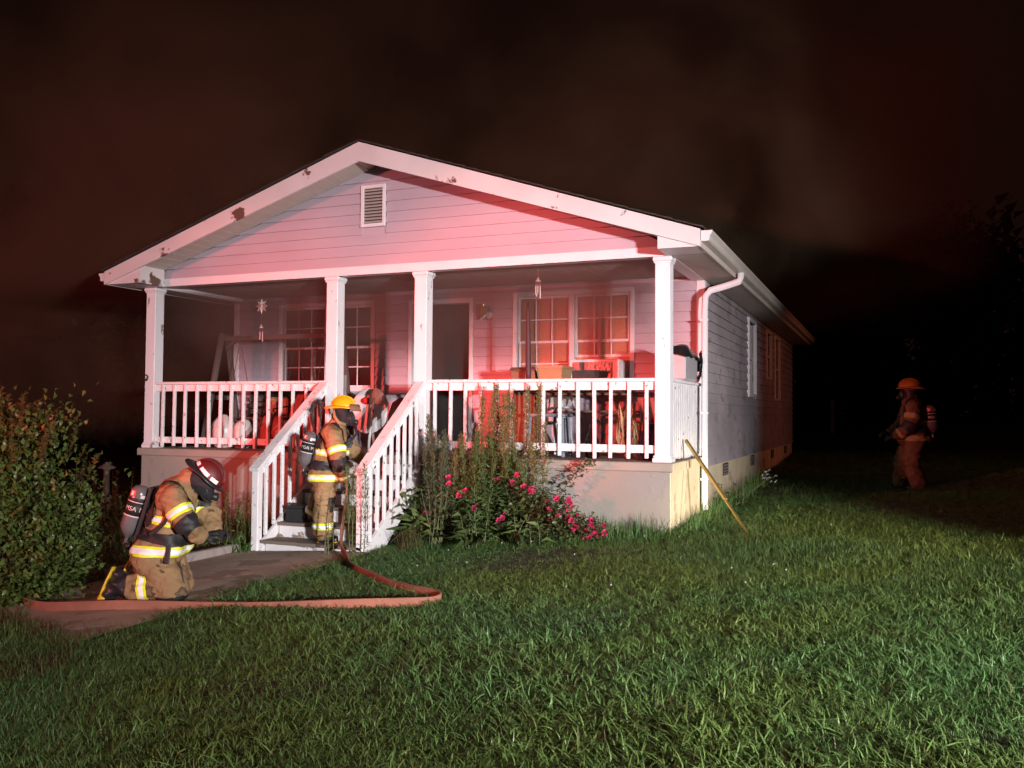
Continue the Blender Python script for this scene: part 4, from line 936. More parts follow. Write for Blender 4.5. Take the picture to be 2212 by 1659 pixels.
def mask(parent, c, fwd):
    F = frame_of(c, (0, 0, 1) if abs(Vector(fwd).normalized().z) < .8 else (1, 0, 0), fwd); mb = MB()
    mb.ell((0, 0, 0), .06, .072, .085, 14, 9); o = part('face_mask', mb.rot(F), MT['lens'], parent, smooth=True, rel=False)
    r = MB().lathe([(.030, .045), (.036, .05), (.036, .085), (.028, .095), (.022, .098)], (0, 0, -.03), 16, axis=(1, 0, -.25)); part('regulator', r.rot(F), MT['rubber'], o, smooth=True, rel=False, autos=40)
    part('mask_rim', MB().tube([(.02 * math.cos(a) * 0 + .018, .072 * math.cos(a), .085 * math.sin(a)) for a in np.linspace(0, 6.283, 22)], .007, 6).rot(F), MT['rubber'], o, smooth=True, rel=False); return o
def text_mesh(s, size):
    cu = bpy.data.curves.new('t', 'FONT'); cu.body = s; cu.size = size; cu.align_x = 'CENTER'; cu.align_y = 'CENTER'; o = bpy.data.objects.new('t', cu); COL.objects.link(o)
    dg = bpy.context.evaluated_depsgraph_get(); dg.update(); me = bpy.data.meshes.new_from_object(o.evaluated_get(dg)); bpy.data.objects.remove(o); return me
def air_pack(parent, top, bot, r, back, label_dir):
    """cylinder from valve (bot) to crown (top); back = direction from the wearer's back outwards; label_dir = side that carries the print"""
    top = Vector(top); bot = Vector(bot); ax = (top - bot); L = ax.length; ax.normalize()
    prof = [(.012, -.02), (.016, 0.0), (.03, .012), (r * .75, .05), (r * .95, .085), (r, .12), (r, L - .07), (r * .93, L - .035), (r * .7, L - .008), (r * .3, L + .006), (.004, L + .008)]
    t = part('air_cylinder', MB().lathe(prof, bot, 24, ax), MT['tank'], parent, smooth=True, rel=False, autos=60)
    part('valve', MB().lathe([(.02, -.075), (.024, -.07), (.024, -.045), (.016, -.04), (.016, -.02)], bot, 12, ax), MT['chrome'], t, smooth=True, rel=False, autos=40)
    part('valve_guard', MB().ell(bot - ax * .06 - Vector(back) * .05, .05, .07, .04, 10, 6), MT['rubber'], t, smooth=True, rel=False)
    for h0, h1, m in ((.42, .435, 'tape_white'), (.255, .27, 'tape_white'), (.272, .418, 'black')):
        part('cylinder_band', MB().lathe([(r + .0012, L * h0 / .6), (r + .0012, L * h1 / .6)], bot, 24, ax), MT[m], t, smooth=True, rel=False)
    fw = Vector(label_dir); fw = (fw - ax * fw.dot(ax)).normalized(); sd = ax.cross(fw)
    def wrap(u, v, k): a = u / r; return bot + ax * v + (fw * math.cos(a) + sd * math.sin(a)) * (r + k)
    def patch(u0, u1, v0, v1, m, k):
        mb = MB(); v = []; f = []
        for i in range(7):
            u = u0 + (u1 - u0) * i / 6; v += [wrap(u, v0, k), wrap(u, v1, k)]
        for i in range(6): f.append((2 * i, 2 * i + 2, 2 * i + 3, 2 * i + 1))
        part('cylinder_label', mb.add(v, f), MT[m], t, rel=False)
    patch(-.085, -.03, L * .80, L * .92, 'tape_red', .0015); patch(-.075, -.045, L * .82, L * .90, 'tape_white', .0022); patch(.02, .075, L * .80, L * .86, 'tape_white', .0022)
    me = text_mesh('MSA', .055)
    for v in me.vertices: p = wrap(v.co.x - .035, L * .575 + v.co.y, .0028); v.co = p
    me.materials.clear(); part('lettering', me, MT['tape_white'], t, rel=False)
    me = text_mesh('M', .055)
    for v in me.vertices: p = wrap(v.co.x + .06, L * .575 + v.co.y, .0028); v.co = p
    me.materials.clear(); part('lettering', me, MT['tape_white'], t, rel=False)
    bk = Vector(back).normalized(); c = (top + bot) / 2 - bk * (r + .02)
    part('back_plate', MB().obox(c, bk.cross(ax).normalized(), bk, ax, .105, .016, L * .56, .01), MT['black'], parent, rel=False)
    part('cylinder_strap', MB().lathe([(r + .004, L * .72), (r + .004, L * .78)], bot, 24, ax), MT['black'], t, smooth=True, rel=False)
    return t
def glove(parent, wrist, d, palm_n, curl=.9, s=1.0):
    """gloved hand: palm, four fingers of different length bent at the knuckles, thumb from the side of the palm"""
    F = frame_of(wrist, palm_n, d) @ Matrix.Scale(s, 4); mb = MB(); capsule(mb, (-.05, 0, 0), (.02, 0, 0), .045, .040); capsule(mb, (.03, -.024, 0), (.085, -.026, 0), .026, .022); capsule(mb, (.03, .022, 0), (.085, .024, 0), .026, .022)
    for i, (y, l) in enumerate(((-.036, .052), (-.012, .062), (.012, .058), (.034, .044))):
        p = Vector((.088, y, 0)); a = 0
        for k in range(3):
            a += curl * (.5 if k == 0 else .8); q = p + Vector((math.cos(a), 0, -math.sin(a))) * l * (.5 if k == 0 else .36); capsule(mb, p, q, .0125 - .001 * k, .0115 - .001 * k, 8, 3); p = q
    p = Vector((.02, -.042, -.008)); q = p + Vector((.034, -.022, -.018)); capsule(mb, p, q, .016, .014, 8, 3); capsule(mb, q, q + Vector((.026, .006, -.018)), .0135, .011, 8, 3)
    me = remesh(mb, .0055, 2); me.transform(F); o = bpy.data.objects.new('glove', me); me.materials.append(MT['black']); link(o, parent); return o
def strap(parent, name, pts, w, th, m, up=None): return part(name, MB().tube(pts, 1.0, 8, ell=(w / 2, th / 2), up=up), m, parent, smooth=True, rel=False, autos=50)

BM = [MT['coat'], MT['hood'], MT['rubber'], MT['collar']]
# ---- kneeling
K = thing('person', 'firefighter in tan turnout gear and dark red helmet kneeling on the walkway', 'person', (3.895, -4.118, gz(4.1, -4.0) + .02), 'firefighters', YAW)
kc = [((.215, -.11, .138), (.52, -.12, .125), .128, .125, 0), ((.50, -.12, .15), (.30, -.08, .40), .145, .165, 0), ((.23, .22, .138), (.46, .18, .125), .122, .115, 0), ((.45, .18, .15), (.32, .13, .40), .125, .155, 0),
      ((.28, -.06, .43), (.28, .12, .43), .155, .155, 0), ((.36, .03, .46), (.42, .04, .72), .185, .20, 0), ((.42, .04, .72), (.475, .05, .92), .20, .165, 0), ((.47, -.13, .90), (.47, .21, .90), .125, .125, 0),
      ((.27, -.10, .46), (.48, -.11, .47), .115, .10, 0), ((.27, .14, .46), (.48, .16, .47), .115, .10, 0), ((.44, -.06, .60), (.46, .12, .60), .15, .15, 0),
      ((.52, -.19, .90), (.655, -.235, .70), .112, .103, 0), ((.655, -.235, .70), (.715, -.12, .575), .100, .078, 0), ((.52, .27, .90), (.69, .27, .71), .11, .10, 0), ((.69, .27, .71), (.76, .15, .58), .098, .078, 0),
      ((.52, .04, .99), (.575, .04, 1.045), .115, .100, 3), ((.60, .04, 1.045), (.66, .04, 1.035), .098, .100, 1), ((.665, .04, 1.04), (.715, .04, .985), .108, .090, 1),
      ((.15, -.105, .140), (.06, -.10, .165), .118, .100, 2), ((.045, -.10, .225), (-.035, -.10, .070), .075, .066, 2), ((.16, .22, .140), (.08, .22, .165), .115, .10, 2), ((.065, .22, .225), (-.015, .22, .070), .074, .064, 2)]
kb_ = body(K, kc, BM, .019, 3)
tape(kb_, (.37, .03, .455), (.04, 0, 1), .085, .34, K, lambda p: p.x < .62 and p.z > .36)
tape(kb_, (.44, .0, .705), (.16, 0, 1), .075, .24, K, lambda p: not (p.x > .565 and p.y < -.09))
tape(kb_, (.60, -.215, .785), (.55, -.17, -.80), .080, .135, K, lambda p: p.y < -.08)
tape(kb_, (.60, .275, .80), (.6, .0, -.80), .080, .13, K, lambda p: p.y > .17)
tape(kb_, (.290, -.11, .135), (1, -.04, .10), .085, .17, K, lambda p: p.y < .03 and p.z < .27)
tape(kb_, (.30, .21, .135), (1, 0, .10), .080, .17, K, lambda p: p.y > .09 and p.z < .27)
band(kb_, 'elbow_patch', (.672, -.235, .675), (.72, -.1, -.75), .062, .135, .006, MT['black'], K, lambda p: p.y < -.14)
band(kb_, 'knee_patch', (.53, -.12, .08), (1, 0, 0), .12, .17, .008, MT['black'], K, lambda p: p.z < .085 and p.y < .05)
band(kb_, 'waist_belt', (.37, .03, .575), (.18, 0, 1), .052, .32, .020, MT['black'], K, lambda p: not (p.x > .60))
for yy in (-.115, .19):
    band(kb_, 'shoulder_strap', (.43, yy, .92), (0, 1, .0), .030, .30, .018, MT['black'], K, lambda p: p.z > .80 or (p.x < .40 and p.z > .6))
strap(K, 'harness_strap', [(.52, -.26, .79), (.47, -.245, .70), (.40, -.225, .64), (.34, -.215, .60)], .036, .012, MT['black'], up=(0, 0, 1))
strap(K, 'hanging_strap', [(.50, -.20, .56), (.505, -.235, .46), (.50, -.25, .36)], .045, .008, MT['black'], up=(1, 0, 0))
strap(K, 'hanging_strap', [(.56, -.12, .36), (.60, -.16, .26), (.625, -.17, .16), (.66, -.17, .10)], .014, .014, MT['rubber'])
kh = helmet(K, (.735, .04, 1.085), (.72, 0, .69), (.70, 0, -.72), MT['red_helmet'], MT['rubber'], visor=False, s=1.0)
mask(K, (.735, .035, .945), (.75, 0, -.66))
air_pack(K, (.175, .03, .985), (.045, .03, .545), .085, (-.97, 0, .24), (.25, -1, 0))
glove(K, (.765, -.06, .565), (.95, .2, -.15), (-.1, -.5, .85), .8); glove(K, (.80, .11, .57), (.95, -.25, -.15), (0, .4, .9), .8)
for yy in (-.10, .22):
    s0 = part('boot_sole', MB().tube([(-.002, yy, .31), (-.045, yy, .22), (-.078, yy, .13), (-.112, yy, .035)], [.030, .032, .042, .044], 8, ell=(1.25, .42), up=(0, 1, 0)), MT['soleyel'], K, smooth=True, rel=False)
    part('toe_cap', MB().ell((-.085, yy, .046), .052, .068, .044, 12, 7), MT['soleyel'], s0, smooth=True, rel=False)
# ---- climbing the steps
C_ = thing('person', 'firefighter in tan turnout gear and yellow helmet climbing the porch steps', 'person', (3.985, -1.17, -.972), 'firefighters', YAW); C_.scale = (.975, .975, .975)
cc = [((-.0, -.06, .80), (-.01, -.09, .45), .155, .122, 0), ((-.01, -.09, .45), (-.03, -.06, .13), .122, .118, 0), ((-.05, .10, .80), (-.11, .17, .54), .15, .122, 0), ((-.11, .17, .54), (-.20, .28, .33), .12, .108, 0),
      ((-.03, -.04, .86), (-.03, .10, .86), .165, .165, 0), ((-.02, .02, .86), (.03, .02, 1.10), .175, .19, 0), ((.03, .02, 1.10), (.07, .02, 1.29), .19, .155, 0), ((.07, -.14, 1.29), (.07, .18, 1.29), .115, .115, 0),
      ((-.09, -.07, .78), (.05, -.08, .78), .12, .12, 0), ((-.09, .10, .78), (.05, .10, .78), .12, .12, 0),
      ((.11, -.19, 1.27), (.195, -.245, .95), .108, .098, 0), ((.195, -.245, .95), (.225, -.14, .775), .096, .075, 0), ((.11, .22, 1.27), (.28, .26, 1.06), .106, .096, 0), ((.28, .26, 1.06), (.40, .18, .96), .095, .075, 0),
      ((.085, .02, 1.37), (.115, .02, 1.43), .110, .098, 3), ((.13, .02, 1.47), (.155, .02, 1.53), .098, .106, 1), ((.16, .02, 1.54), (.19, .02, 1.47), .108, .092, 1),
      ((-.03, -.06, .10), (-.02, -.06, .075), .092, .080, 2), ((-.03, -.06, .055), (.11, -.05, .048), .058, .052, 2), ((-.20, .28, .28), (-.19, .285, .255), .088, .078, 2), ((-.20, .28, .235), (-.07, .31, .226), .057, .050, 2)]
cb_ = body(C_, cc, BM, .018, 9)
tape(cb_, (-.02, .01, .775), (0, 0, 1), .080, .36, C_, lambda p: p.x < .17 and not (p.y < -.215 and p.x > .12))
tape(cb_, (.03, .02, 1.07), (.1, 0, 1), .078, .25, C_, lambda p: not (p.x > .10 and p.y < -.13))
tape(cb_, (.155, -.215, 1.10), (.3, -.2, -1), .080, .14, C_, lambda p: p.y < -.10)
tape(cb_, (.222, -.155, .805), (.15, .5, -1), .045, .10, C_)
tape(cb_, (-.028, -.06, .205), (0, 0, 1), .080, .16, C_, lambda p: p.y < .08)
tape(cb_, (-.185, .262, .355), (.35, -.4, 1), .075, .15, C_, lambda p: p.y > .1)
band(cb_, 'elbow_patch', (.20, -.24, .94), (.2, .1, -1), .075, .14, .006, MT['black'], C_, lambda p: p.y < -.13)
band(cb_, 'waist_belt', (-.0, .02, .915), (.05, 0, 1), .048, .26, .022, MT['black'], C_, lambda p: p.x < .2 and not (p.y < -.2))
band(cb_, 'knee_patch', (.0, -.09, .46), (0, 0, 1), .09, .15, .006, MT['black'], C_, lambda p: p.x > .06 and p.y < .05)
for yy in (-.11, .15):
    band(cb_, 'shoulder_strap', (.03, yy, 1.27), (0, 1, .0), .030, .27, .018, MT['black'], C_, lambda p: p.z > 1.12)
part('buckle', MB().box(.135, .150, -.17, -.15, .885, .945, .003).box(.105, .12, -.185, -.165, .885, .945, .003), MT['chrome'], C_, rel=False)
helmet(C_, (.185, .02, 1.615), (.10, 0, 1), (1, -.05, -.1), MT['yellow_helmet'], MT['yellow_helmet'], trap=None)
part('chin_strap', MB().tube([(.09, -.09, 1.58), (.10, -.105, 1.50), (.15, -.10, 1.43), (.23, -.06, 1.40)], 1, 8, ell=(.020, .005), up=(0, 0, 1)), MT['collar'], C_, smooth=True, rel=False)
mask(C_, (.268, .015, 1.475), (1, -.1, -.15))
part('air_hose', MB().tube([(.33, -.02, 1.43), (.36, -.06, 1.30), (.30, -.14, 1.20), (.20, -.16, 1.14)], .016, 8), MT['rubber'], C_, smooth=True, rel=False)
air_pack(C_, (-.185, .0, 1.305), (-.275, .0, .885), .088, (-.97, 0, .2), (.1, -1, 0))
glove(C_, (.245, -.10, .72), (.3, .3, -.9), (.85, -.5, .1), .9); glove(C_, (.44, .15, .94), (.9, -.2, -.3), (0, 0, 1), .9)
for (a, b_, z, w) in ((-.03, .11, .012, -.055), (-.20, -.07, .188, .295)):
    part('boot_sole', MB().tube([(a - .055, w, z), (a + .02, w, z), (b_ - .03, w + .003, z), (b_ + .045, w + .005, z)], [.042, .050, .052, .036], 8, ell=(1, .28), up=(0, 1, 0)), MT['soleyel'], C_, smooth=True, rel=False)
# ---- standing in the dark yard
Ff = Vector((10.36, 4.85, 0)); FZ = gz(Ff.x, Ff.y)
D_ = thing('person', 'firefighter walking in the dark side yard, seen from the side', 'person', (Ff.x, Ff.y, FZ - .06), 'firefighters', YAW - .25); D_.scale = (1.0, 1.0, 1.0)
dc = [((.02, -.06, .80), (-.06, -.08, .45), .165, .135, 0), ((-.06, -.08, .45), (.06, -.06, .13), .13, .12, 0), ((.02, .10, .80), (-.12, .12, .47), .155, .13, 0), ((-.12, .12, .47), (-.16, .14, .13), .125, .115, 0),
      ((.02, -.04, .86), (.02, .10, .86), .17, .17, 0), ((.02, .02, .86), (.01, .02, 1.10), .18, .195, 0), ((.01, .02, 1.10), (-.01, .02, 1.28), .19, .155, 0), ((-.01, -.14, 1.27), (-.01, .18, 1.27), .115, .115, 0), ((-.07, .0, .78), (.09, 0, .78), .15, .15, 0),
      ((-.03, -.19, 1.25), (-.07, -.25, .98), .11, .10, 0), ((-.07, -.25, .98), (-.24, -.16, .84), .10, .078, 0), ((-.03, .22, 1.25), (-.12, .26, 1.0), .106, .096, 0), ((-.12, .26, 1.0), (-.28, .16, .88), .095, .075, 0),
      ((-.02, .02, 1.36), (-.03, .02, 1.41), .115, .105, 3), ((-.035, .02, 1.45), (-.045, .02, 1.50), .10, .105, 3), ((-.05, .02, 1.50), (-.075, .02, 1.44), .105, .09, 1),
      ((.06, -.06, .10), (.05, -.06, .075), .092, .080, 2), ((.06, -.06, .055), (-.08, -.05, .048), .058, .052, 2), ((-.16, .14, .10), (-.17, .14, .075), .088, .078, 2), ((-.16, .14, .055), (-.29, .13, .048), .057, .050, 2)]
MT['dim_coat'] = mat('dimmed_turnout_cloth', (0.16, 0.092, 0.042), 0.9, 0.3, 7, 0.9, 16, col2=(0.10, 0.06, 0.03), bdist=0.03)  # darker copy of the coat cloth; the yard's dimness put into colour
db_ = body(D_, dc, [MT['dim_coat'], MT['hood'], MT['rubber'], MT['dim_coat']], .018, 15)
tape(db_, (.02, .01, .80), (0, 0, 1), .080, .36, D_, lambda p: p.x > -.2, dimmed=True); tape(db_, (.0, .02, 1.04), (.05, 0, 1), .078, .25, D_, lambda p: p.x > -.02, dimmed=True)
tape(db_, (-.05, -.215, 1.12), (-.2, -.2, -1), .080, .14, D_, lambda p: p.y < -.10, dimmed=True); tape(db_, (-.20, -.18, .87), (-.85, .4, -.6), .05, .10, D_, dimmed=True)
band(db_, 'elbow_patch', (-.08, -.24, .97), (-.5, .1, -.8), .075, .14, .006, MT['black'], D_, lambda p: p.y < -.13); band(db_, 'waist_belt', (.01, .02, .925), (.0, 0, 1), .048, .26, .022, MT['black'], D_, lambda p: p.x > -.2)
for yy in (-.11, .15): band(db_, 'shoulder_strap', (.0, yy, 1.27), (0, 1, .0), .030, .27, .018, MT['black'], D_, lambda p: p.z > 1.10)
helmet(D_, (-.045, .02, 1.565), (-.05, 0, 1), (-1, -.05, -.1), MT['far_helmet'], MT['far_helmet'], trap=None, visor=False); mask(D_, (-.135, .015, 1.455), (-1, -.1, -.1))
air_pack(D_, (.22, .0, 1.29), (.27, .0, .87), .088, (.98, 0, .1), (.5, -1, 0)); glove(D_, (-.29, -.11, .81), (-.8, .3, -.4), (-.3, -.5, .8), .9); glove(D_, (-.33, .13, .86), (-.9, -.2, -.3), (0, 0, 1), .9)
# ================================================================== hose, pole and things on the steps
MT['hose'] = mat('orange_hose_jacket', (0.31, 0.13, 0.080), 0.85, 0.18, 9, 0.6, 260, col2=(0.23, 0.10, 0.062), patch=(0.24, 0.09, 0.05), patch_scale=5, patch_cut=0.62)
MT['brass'] = mat('brass_metal', (0.62, 0.45, 0.16), 0.28, 0.12, 10, 0.1, 60, metal=0.85)
HP = [(2.3, -3.9), (2.6, -4.08), (2.95, -4.30), (3.38, -4.46), (3.8, -4.46), (4.25, -4.36), (4.9, -4.17), (5.5, -4.09), (6.1, -3.98), (6.55, -3.86), (6.74, -3.74), (6.75, -3.63), (6.62, -3.52), (6.36, -3.37), (6.0, -3.12), (5.6, -2.80), (5.25, -2.52), (5.0, -2.25), (4.82, -2.0), (4.66, -1.80)]
def smooth_path(pts, n=4):
    P = [Vector(p) for p in pts]; out = []
    for i in range(len(P) - 1):
        p0, p1, p2, p3 = P[max(i - 1, 0)], P[i], P[i + 1], P[min(i + 2, len(P) - 1)]
        for k in range(n):
            t = k / n; out.append(.5 * ((2 * p1) + (p2 - p0) * t + (2 * p0 - 5 * p1 + 4 * p2 - p3) * t * t + (3 * p1 - p0 - 3 * p2 + p3) * t ** 3))
    return out + [P[-1]]
hp3 = [(x, y, gz(x, y) + (.060 if x < 4.7 else .038) + .008 * math.sin(i * 1.7)) for i, (x, y) in enumerate(HP)] + [(4.50, -1.62, gz(4.5, -1.6) + .09), (4.38, -1.45, -.86), (4.31, -1.30, -.62), (4.275, -1.20, -.38), (4.262, -1.165, -.28)]
hs_ = smooth_path(hp3, 5)
def flat_tube(pts, hh, ww, lean):
    mb = MB(); N = len(pts); sec = [(-1, -.35), (-.97, -.8), (-.85, -1), (.85, -1), (.97, -.8), (1, -.35), (1, .35), (.97, .8), (.85, 1), (-.85, 1), (-.97, .8), (-1, .35)]; n = len(sec); v = []; f = []
    for i, p in enumerate(pts):
        t = (pts[min(i + 1, N - 1)] - pts[max(i - 1, 0)]).normalized(); a = Vector((0, 0, 1)) - t * t.z
        if a.length < .3: a = Vector((0, -1, .2)) - t * Vector((0, -1, .2)).dot(t)
        a.normalize(); b_ = t.cross(a); a2 = (a + b_ * lean * math.sin(i * .23)).normalized(); b2 = t.cross(a2); k = 1 + .10 * math.sin(i * .71) + .06 * math.sin(i * 1.9)
        for q, w in sec: v.append(p + a2 * q * hh + b2 * w * ww * k)
    for i in range(N - 1):
        for j in range(n): f.append((i * n + j, i * n + (j + 1) % n, (i + 1) * n + (j + 1) % n, (i + 1) * n + j))
    f += [tuple(range(n))[::-1], tuple((N - 1) * n + j for j in range(n))]; return mb.add(v, f)
hz = part('fire_hose', flat_tube(hs_, .039, .011, .25), MT['hose'], smooth=True, autos=60)
tag(hz, 'flat orange fire hose folded back across the lawn to the steps', 'fire hose')
pl = thing('brass_pole', 'brass coloured metal pole leaning against the right porch corner', 'pole', (8.66, -.18, gz(8.66, -.18)))
part('shaft', MB().bar((8.655, -.175, gz(8.66, -.18)), (7.775, .76, .235), .026, .026, b=.004), MT['brass'], pl)
part('sleeve', MB().bar((8.35, .148, -.40), (7.775, .76, .235), .036, .036, b=.004), MT['brass'], pl)
bt = thing('car_battery', 'black car battery with a printed label on the second step', 'battery', (3.42, -.93, -.787))
R45 = Matrix.Rotation(.25, 4, 'Z')
def loc(mb, c): mb.v = [tuple(R45 @ Vector(p) + Vector(c)) for p in mb.v]; return mb
part('case', loc(MB().box(-.13, .13, -.085, .085, .001, .165, .008).box(-.135, .135, -.09, .09, .166, .20, .006), (3.42, -.93, -.787)), MT['rubber'], bt)
part('terminal', loc(MB().lathe([(.012, .2), (.012, .222), (.008, .224)], (-.09, .05, 0), 10), (3.42, -.93, -.787)), MT['chrome'], bt)
part('terminal', loc(MB().lathe([(.012, .2), (.012, .222), (.008, .224)], (.09, .05, 0), 10), (3.42, -.93, -.787)), MT['chrome'], bt)
part('handle', loc(MB().tube([(-.1, 0, .20), (-.08, 0, .216), (.08, 0, .216), (.1, 0, .20)], .008, 6), (3.42, -.93, -.787)), MT['black'], bt)
for k, (a, b_) in enumerate(((.0, .085), (.0, .06), (.0, .075), (.0, .05), (.0, .065), (.0, .08))):
    part('label_line', loc(MB().box(.1305, .1312, -.055 + .0, -.055 + b_, .145 - k * .018, .155 - k * .018), (3.42, -.93, -.787)), MT['tape_white'], bt)
MT['redplastic'] = mat('red_plastic', (0.55, 0.03, 0.02), 0.4, 0.08, 6, 0.1)
gc = thing('fuel_can', 'small red plastic can on the steps behind the climbing firefighter', 'can', (4.36, -.93, -.787))
part('can_body', MB().box(4.27, 4.45, -1.0, -.86, -.786, -.60, .02), MT['redplastic'], gc); part('can_spout', MB().tube([(4.30, -.93, -.60), (4.28, -.93, -.55), (4.24, -.94, -.52)], [.022, .016, .012], 8), MT['black'], gc, smooth=True)
part('can_handle', MB().tube([(4.34, -.93, -.60), (4.36, -.93, -.565), (4.42, -.93, -.565), (4.44, -.93, -.60)], .010, 6), MT['redplastic'], gc, smooth=True)
MT['bottle'] = glassmat('clear_plastic', (0.75, 0.75, 0.72), 0.1)
bo = thing('plastic_bottle', 'clear plastic bottle standing on the steps by the right handrail', 'bottle', (4.50, -.70, -.608))
part('bottle_body', MB().lathe([(.030, 0), (.033, .01), (.033, .13), (.028, .16), (.012, .19), (.012, .20)], (4.50, -.70, -.607), 14), MT['bottle'], bo, smooth=True, autos=50)
part('cap', MB().lathe([(.014, .20), (.014, .218)], (4.50, -.70, -.607), 12), MT['tape_white'], bo)

# ================================================================== things on the porch
MT['swing'] = mat('dark_swing_timber', (0.10, 0.075, 0.065), 0.8, 0.2, 6, 0.3, 40)
MT['chain'] = mat('dull_chain', (0.25, 0.24, 0.23), 0.4, 0.1, 10, 0, metal=0.7)
sw = thing('porch_swing', 'dark wooden porch swing with its timber frame on the left porch', 'porch swing', (1.45, 1.1, 0))
for x in (.51, 2.62):
    for s in (-1, 1):
        part('frame_leg', MB().bar((x - .03, 1.1 + .42 * s, 0.0), (x, 1.1 + .06 * s, 1.74), .07, .07, b=.006), MT['swing'], sw)
    part('brace', MB().bar((x, .85, .75), (x, 1.35, .75), .05, .07, b=.005), MT['swing'], sw)
part('crossbar', MB().bar((.46, 1.1, 1.665), (2.68, 1.1, 1.665), .075, .075, b=.006), MT['swing'], sw)
part('corner_brace', MB().bar((.54, 1.1, 1.50), (.72, 1.1, 1.64), .04, .05), MT['swing'], sw)
for x in (.80, 2.34):
    for y in (.82, 1.36):
        part('chain', MB().tube([(x, 1.1, 1.62), (x + .02, 1.1 + (y - 1.1) * .2, 1.45), (x + .04, y, .55)], .007, 5), MT['chain'], sw)
for k in range(5): part('seat_slat', MB().box(.78, 2.38, .80 + k * .11, .89 + k * .11, .43, .455, .004), MT['swing'], sw)
for k in range(4): part('back_slat', MB().bar((.78, 1.36 + k * .02, .54 + k * .10), (2.38, 1.36 + k * .02, .54 + k * .10), .022, .08, b=.004), MT['swing'], sw)
MT['starmetal'] = mat('pale_ornament_metal', (0.62, 0.58, 0.55), 0.35, 0.08, 10, 0, metal=0.4)
so = thing('star_ornament', 'white sunburst ornament hanging from the porch ceiling by the left window', 'ornament', (1.744, .42, 2.049))
for k in range(16):
    a = math.pi * 2 * k / 16; l = .115 if k % 2 == 0 else .085
    part('ray', MB().add([(0, 0, .006), (math.cos(a - .12) * l * .65, 0, math.sin(a - .12) * l * .65), (math.cos(a) * l, .0, math.sin(a) * l), (math.cos(a + .12) * l * .65, 0, math.sin(a + .12) * l * .65), (math.cos(a) * l * .6, -.012, math.sin(a) * l * .6)], [(0, 1, 4), (1, 2, 4), (2, 3, 4), (3, 0, 4), (0, 3, 2, 1)]), MT['starmetal'], so, rel=False)
part('hub', MB().ell((0, 0, 0), .018, .014, .018, 10, 6), MT['starmetal'], so, rel=False, smooth=True); part('cord', MB().tube([(0, 0, .10), (0, 0, .345)], .0016, 4), MT['chain'], so, rel=False)
def chime(label, x, y, ztop, zb, n, r, l):
    c = thing('wind_chime', label, 'wind chime', (x, y, ztop)); part('cord', MB().tube([(x, y, 2.395), (x, y, ztop)], .0016, 4), MT['chain'], c)
    part('crown', MB().lathe([(r, -.006), (r * 1.05, 0), (r * .3, .03), (.003, .05)], (x, y, ztop), 12), MT['starmetal'], c, smooth=True, autos=40)
    for k in range(n):
        a = 6.283 * k / n; px, py = x + math.cos(a) * r * .85, y + math.sin(a) * r * .85; ll = l * (1 - .1 * k)
        part('chime_tube', MB().tube([(px, py, ztop - .06), (px, py, ztop - .06 - ll)], .006, 8), MT['starmetal'], c, smooth=True, autos=40); part('string', MB().tube([(px, py, ztop), (px, py, ztop - .06)], .001, 4), MT['chain'], c)
chime('small wind chime below the sunburst ornament on the left porch', 1.744, .42, 1.74, 1.55, 4, .03, .14)
chime('wind chime hanging before the right window near the porch beam', 6.006, .38, 2.19, 2.0, 5, .035, .16)
# wall lamp by the door
wlm = thing('wall_lamp', 'unlit brass wall lamp tilted out beside the front door', 'wall lamp', (4.63, PD, 2.0))
part('wall_plate', MB().lathe([(.055, 0), (.055, .012), (.03, .025), (.012, .03)], (4.64, PD - .018, 1.975), 16, axis=(0, -1, 0)), MT['trim'], wlm, smooth=True, autos=40)
part('arm', MB().tube([(4.64, PD - .04, 1.975), (4.62, PD - .10, 1.965), (4.55, PD - .13, 1.91)], .012, 8), MT['trim'], wlm, smooth=True)
part('lamp_shade', MB().lathe([(.012, -.13), (.03, -.12), (.045, -.06), (.055, 0.0), (.062, .07), (.064, .085), (.058, .085), (.05, .06)], (4.585, PD - .13, 2.03), 16, axis=(.35, -.2, .9)), MT['brass'], wlm, smooth=True, autos=50)
# air conditioner under the raised sash
MT['acpanel'] = mat('shiny_brown_panel', (0.10, 0.055, 0.05), 0.24, 0.2, 14, 0.6, 22, bdist=0.01)
ac = thing('air_conditioner', 'white framed air conditioner with a shiny dark panel in the right window', 'air conditioner', (6.36, 1.7, .87))
part('housing', MB().box(5.985, 6.70, 1.62, 2.02, .80, 1.285, .012), MT['trim'], ac)
part('panel', MB().box(6.045, 6.60, 1.600, 1.619, .85, 1.245, .004), MT['acpanel'], ac)
for k in range(6): part('grille_slat', MB().box(6.615, 6.69, 1.606, 1.619, .86 + k * .06, .895 + k * .06, .003), MT['trim'], ac)
for x in (6.06, 6.62): part('support_bracket', MB().bar((x, 1.64, .80), (x, 1.93, .45), .03, .03), MT['greywood'], ac)
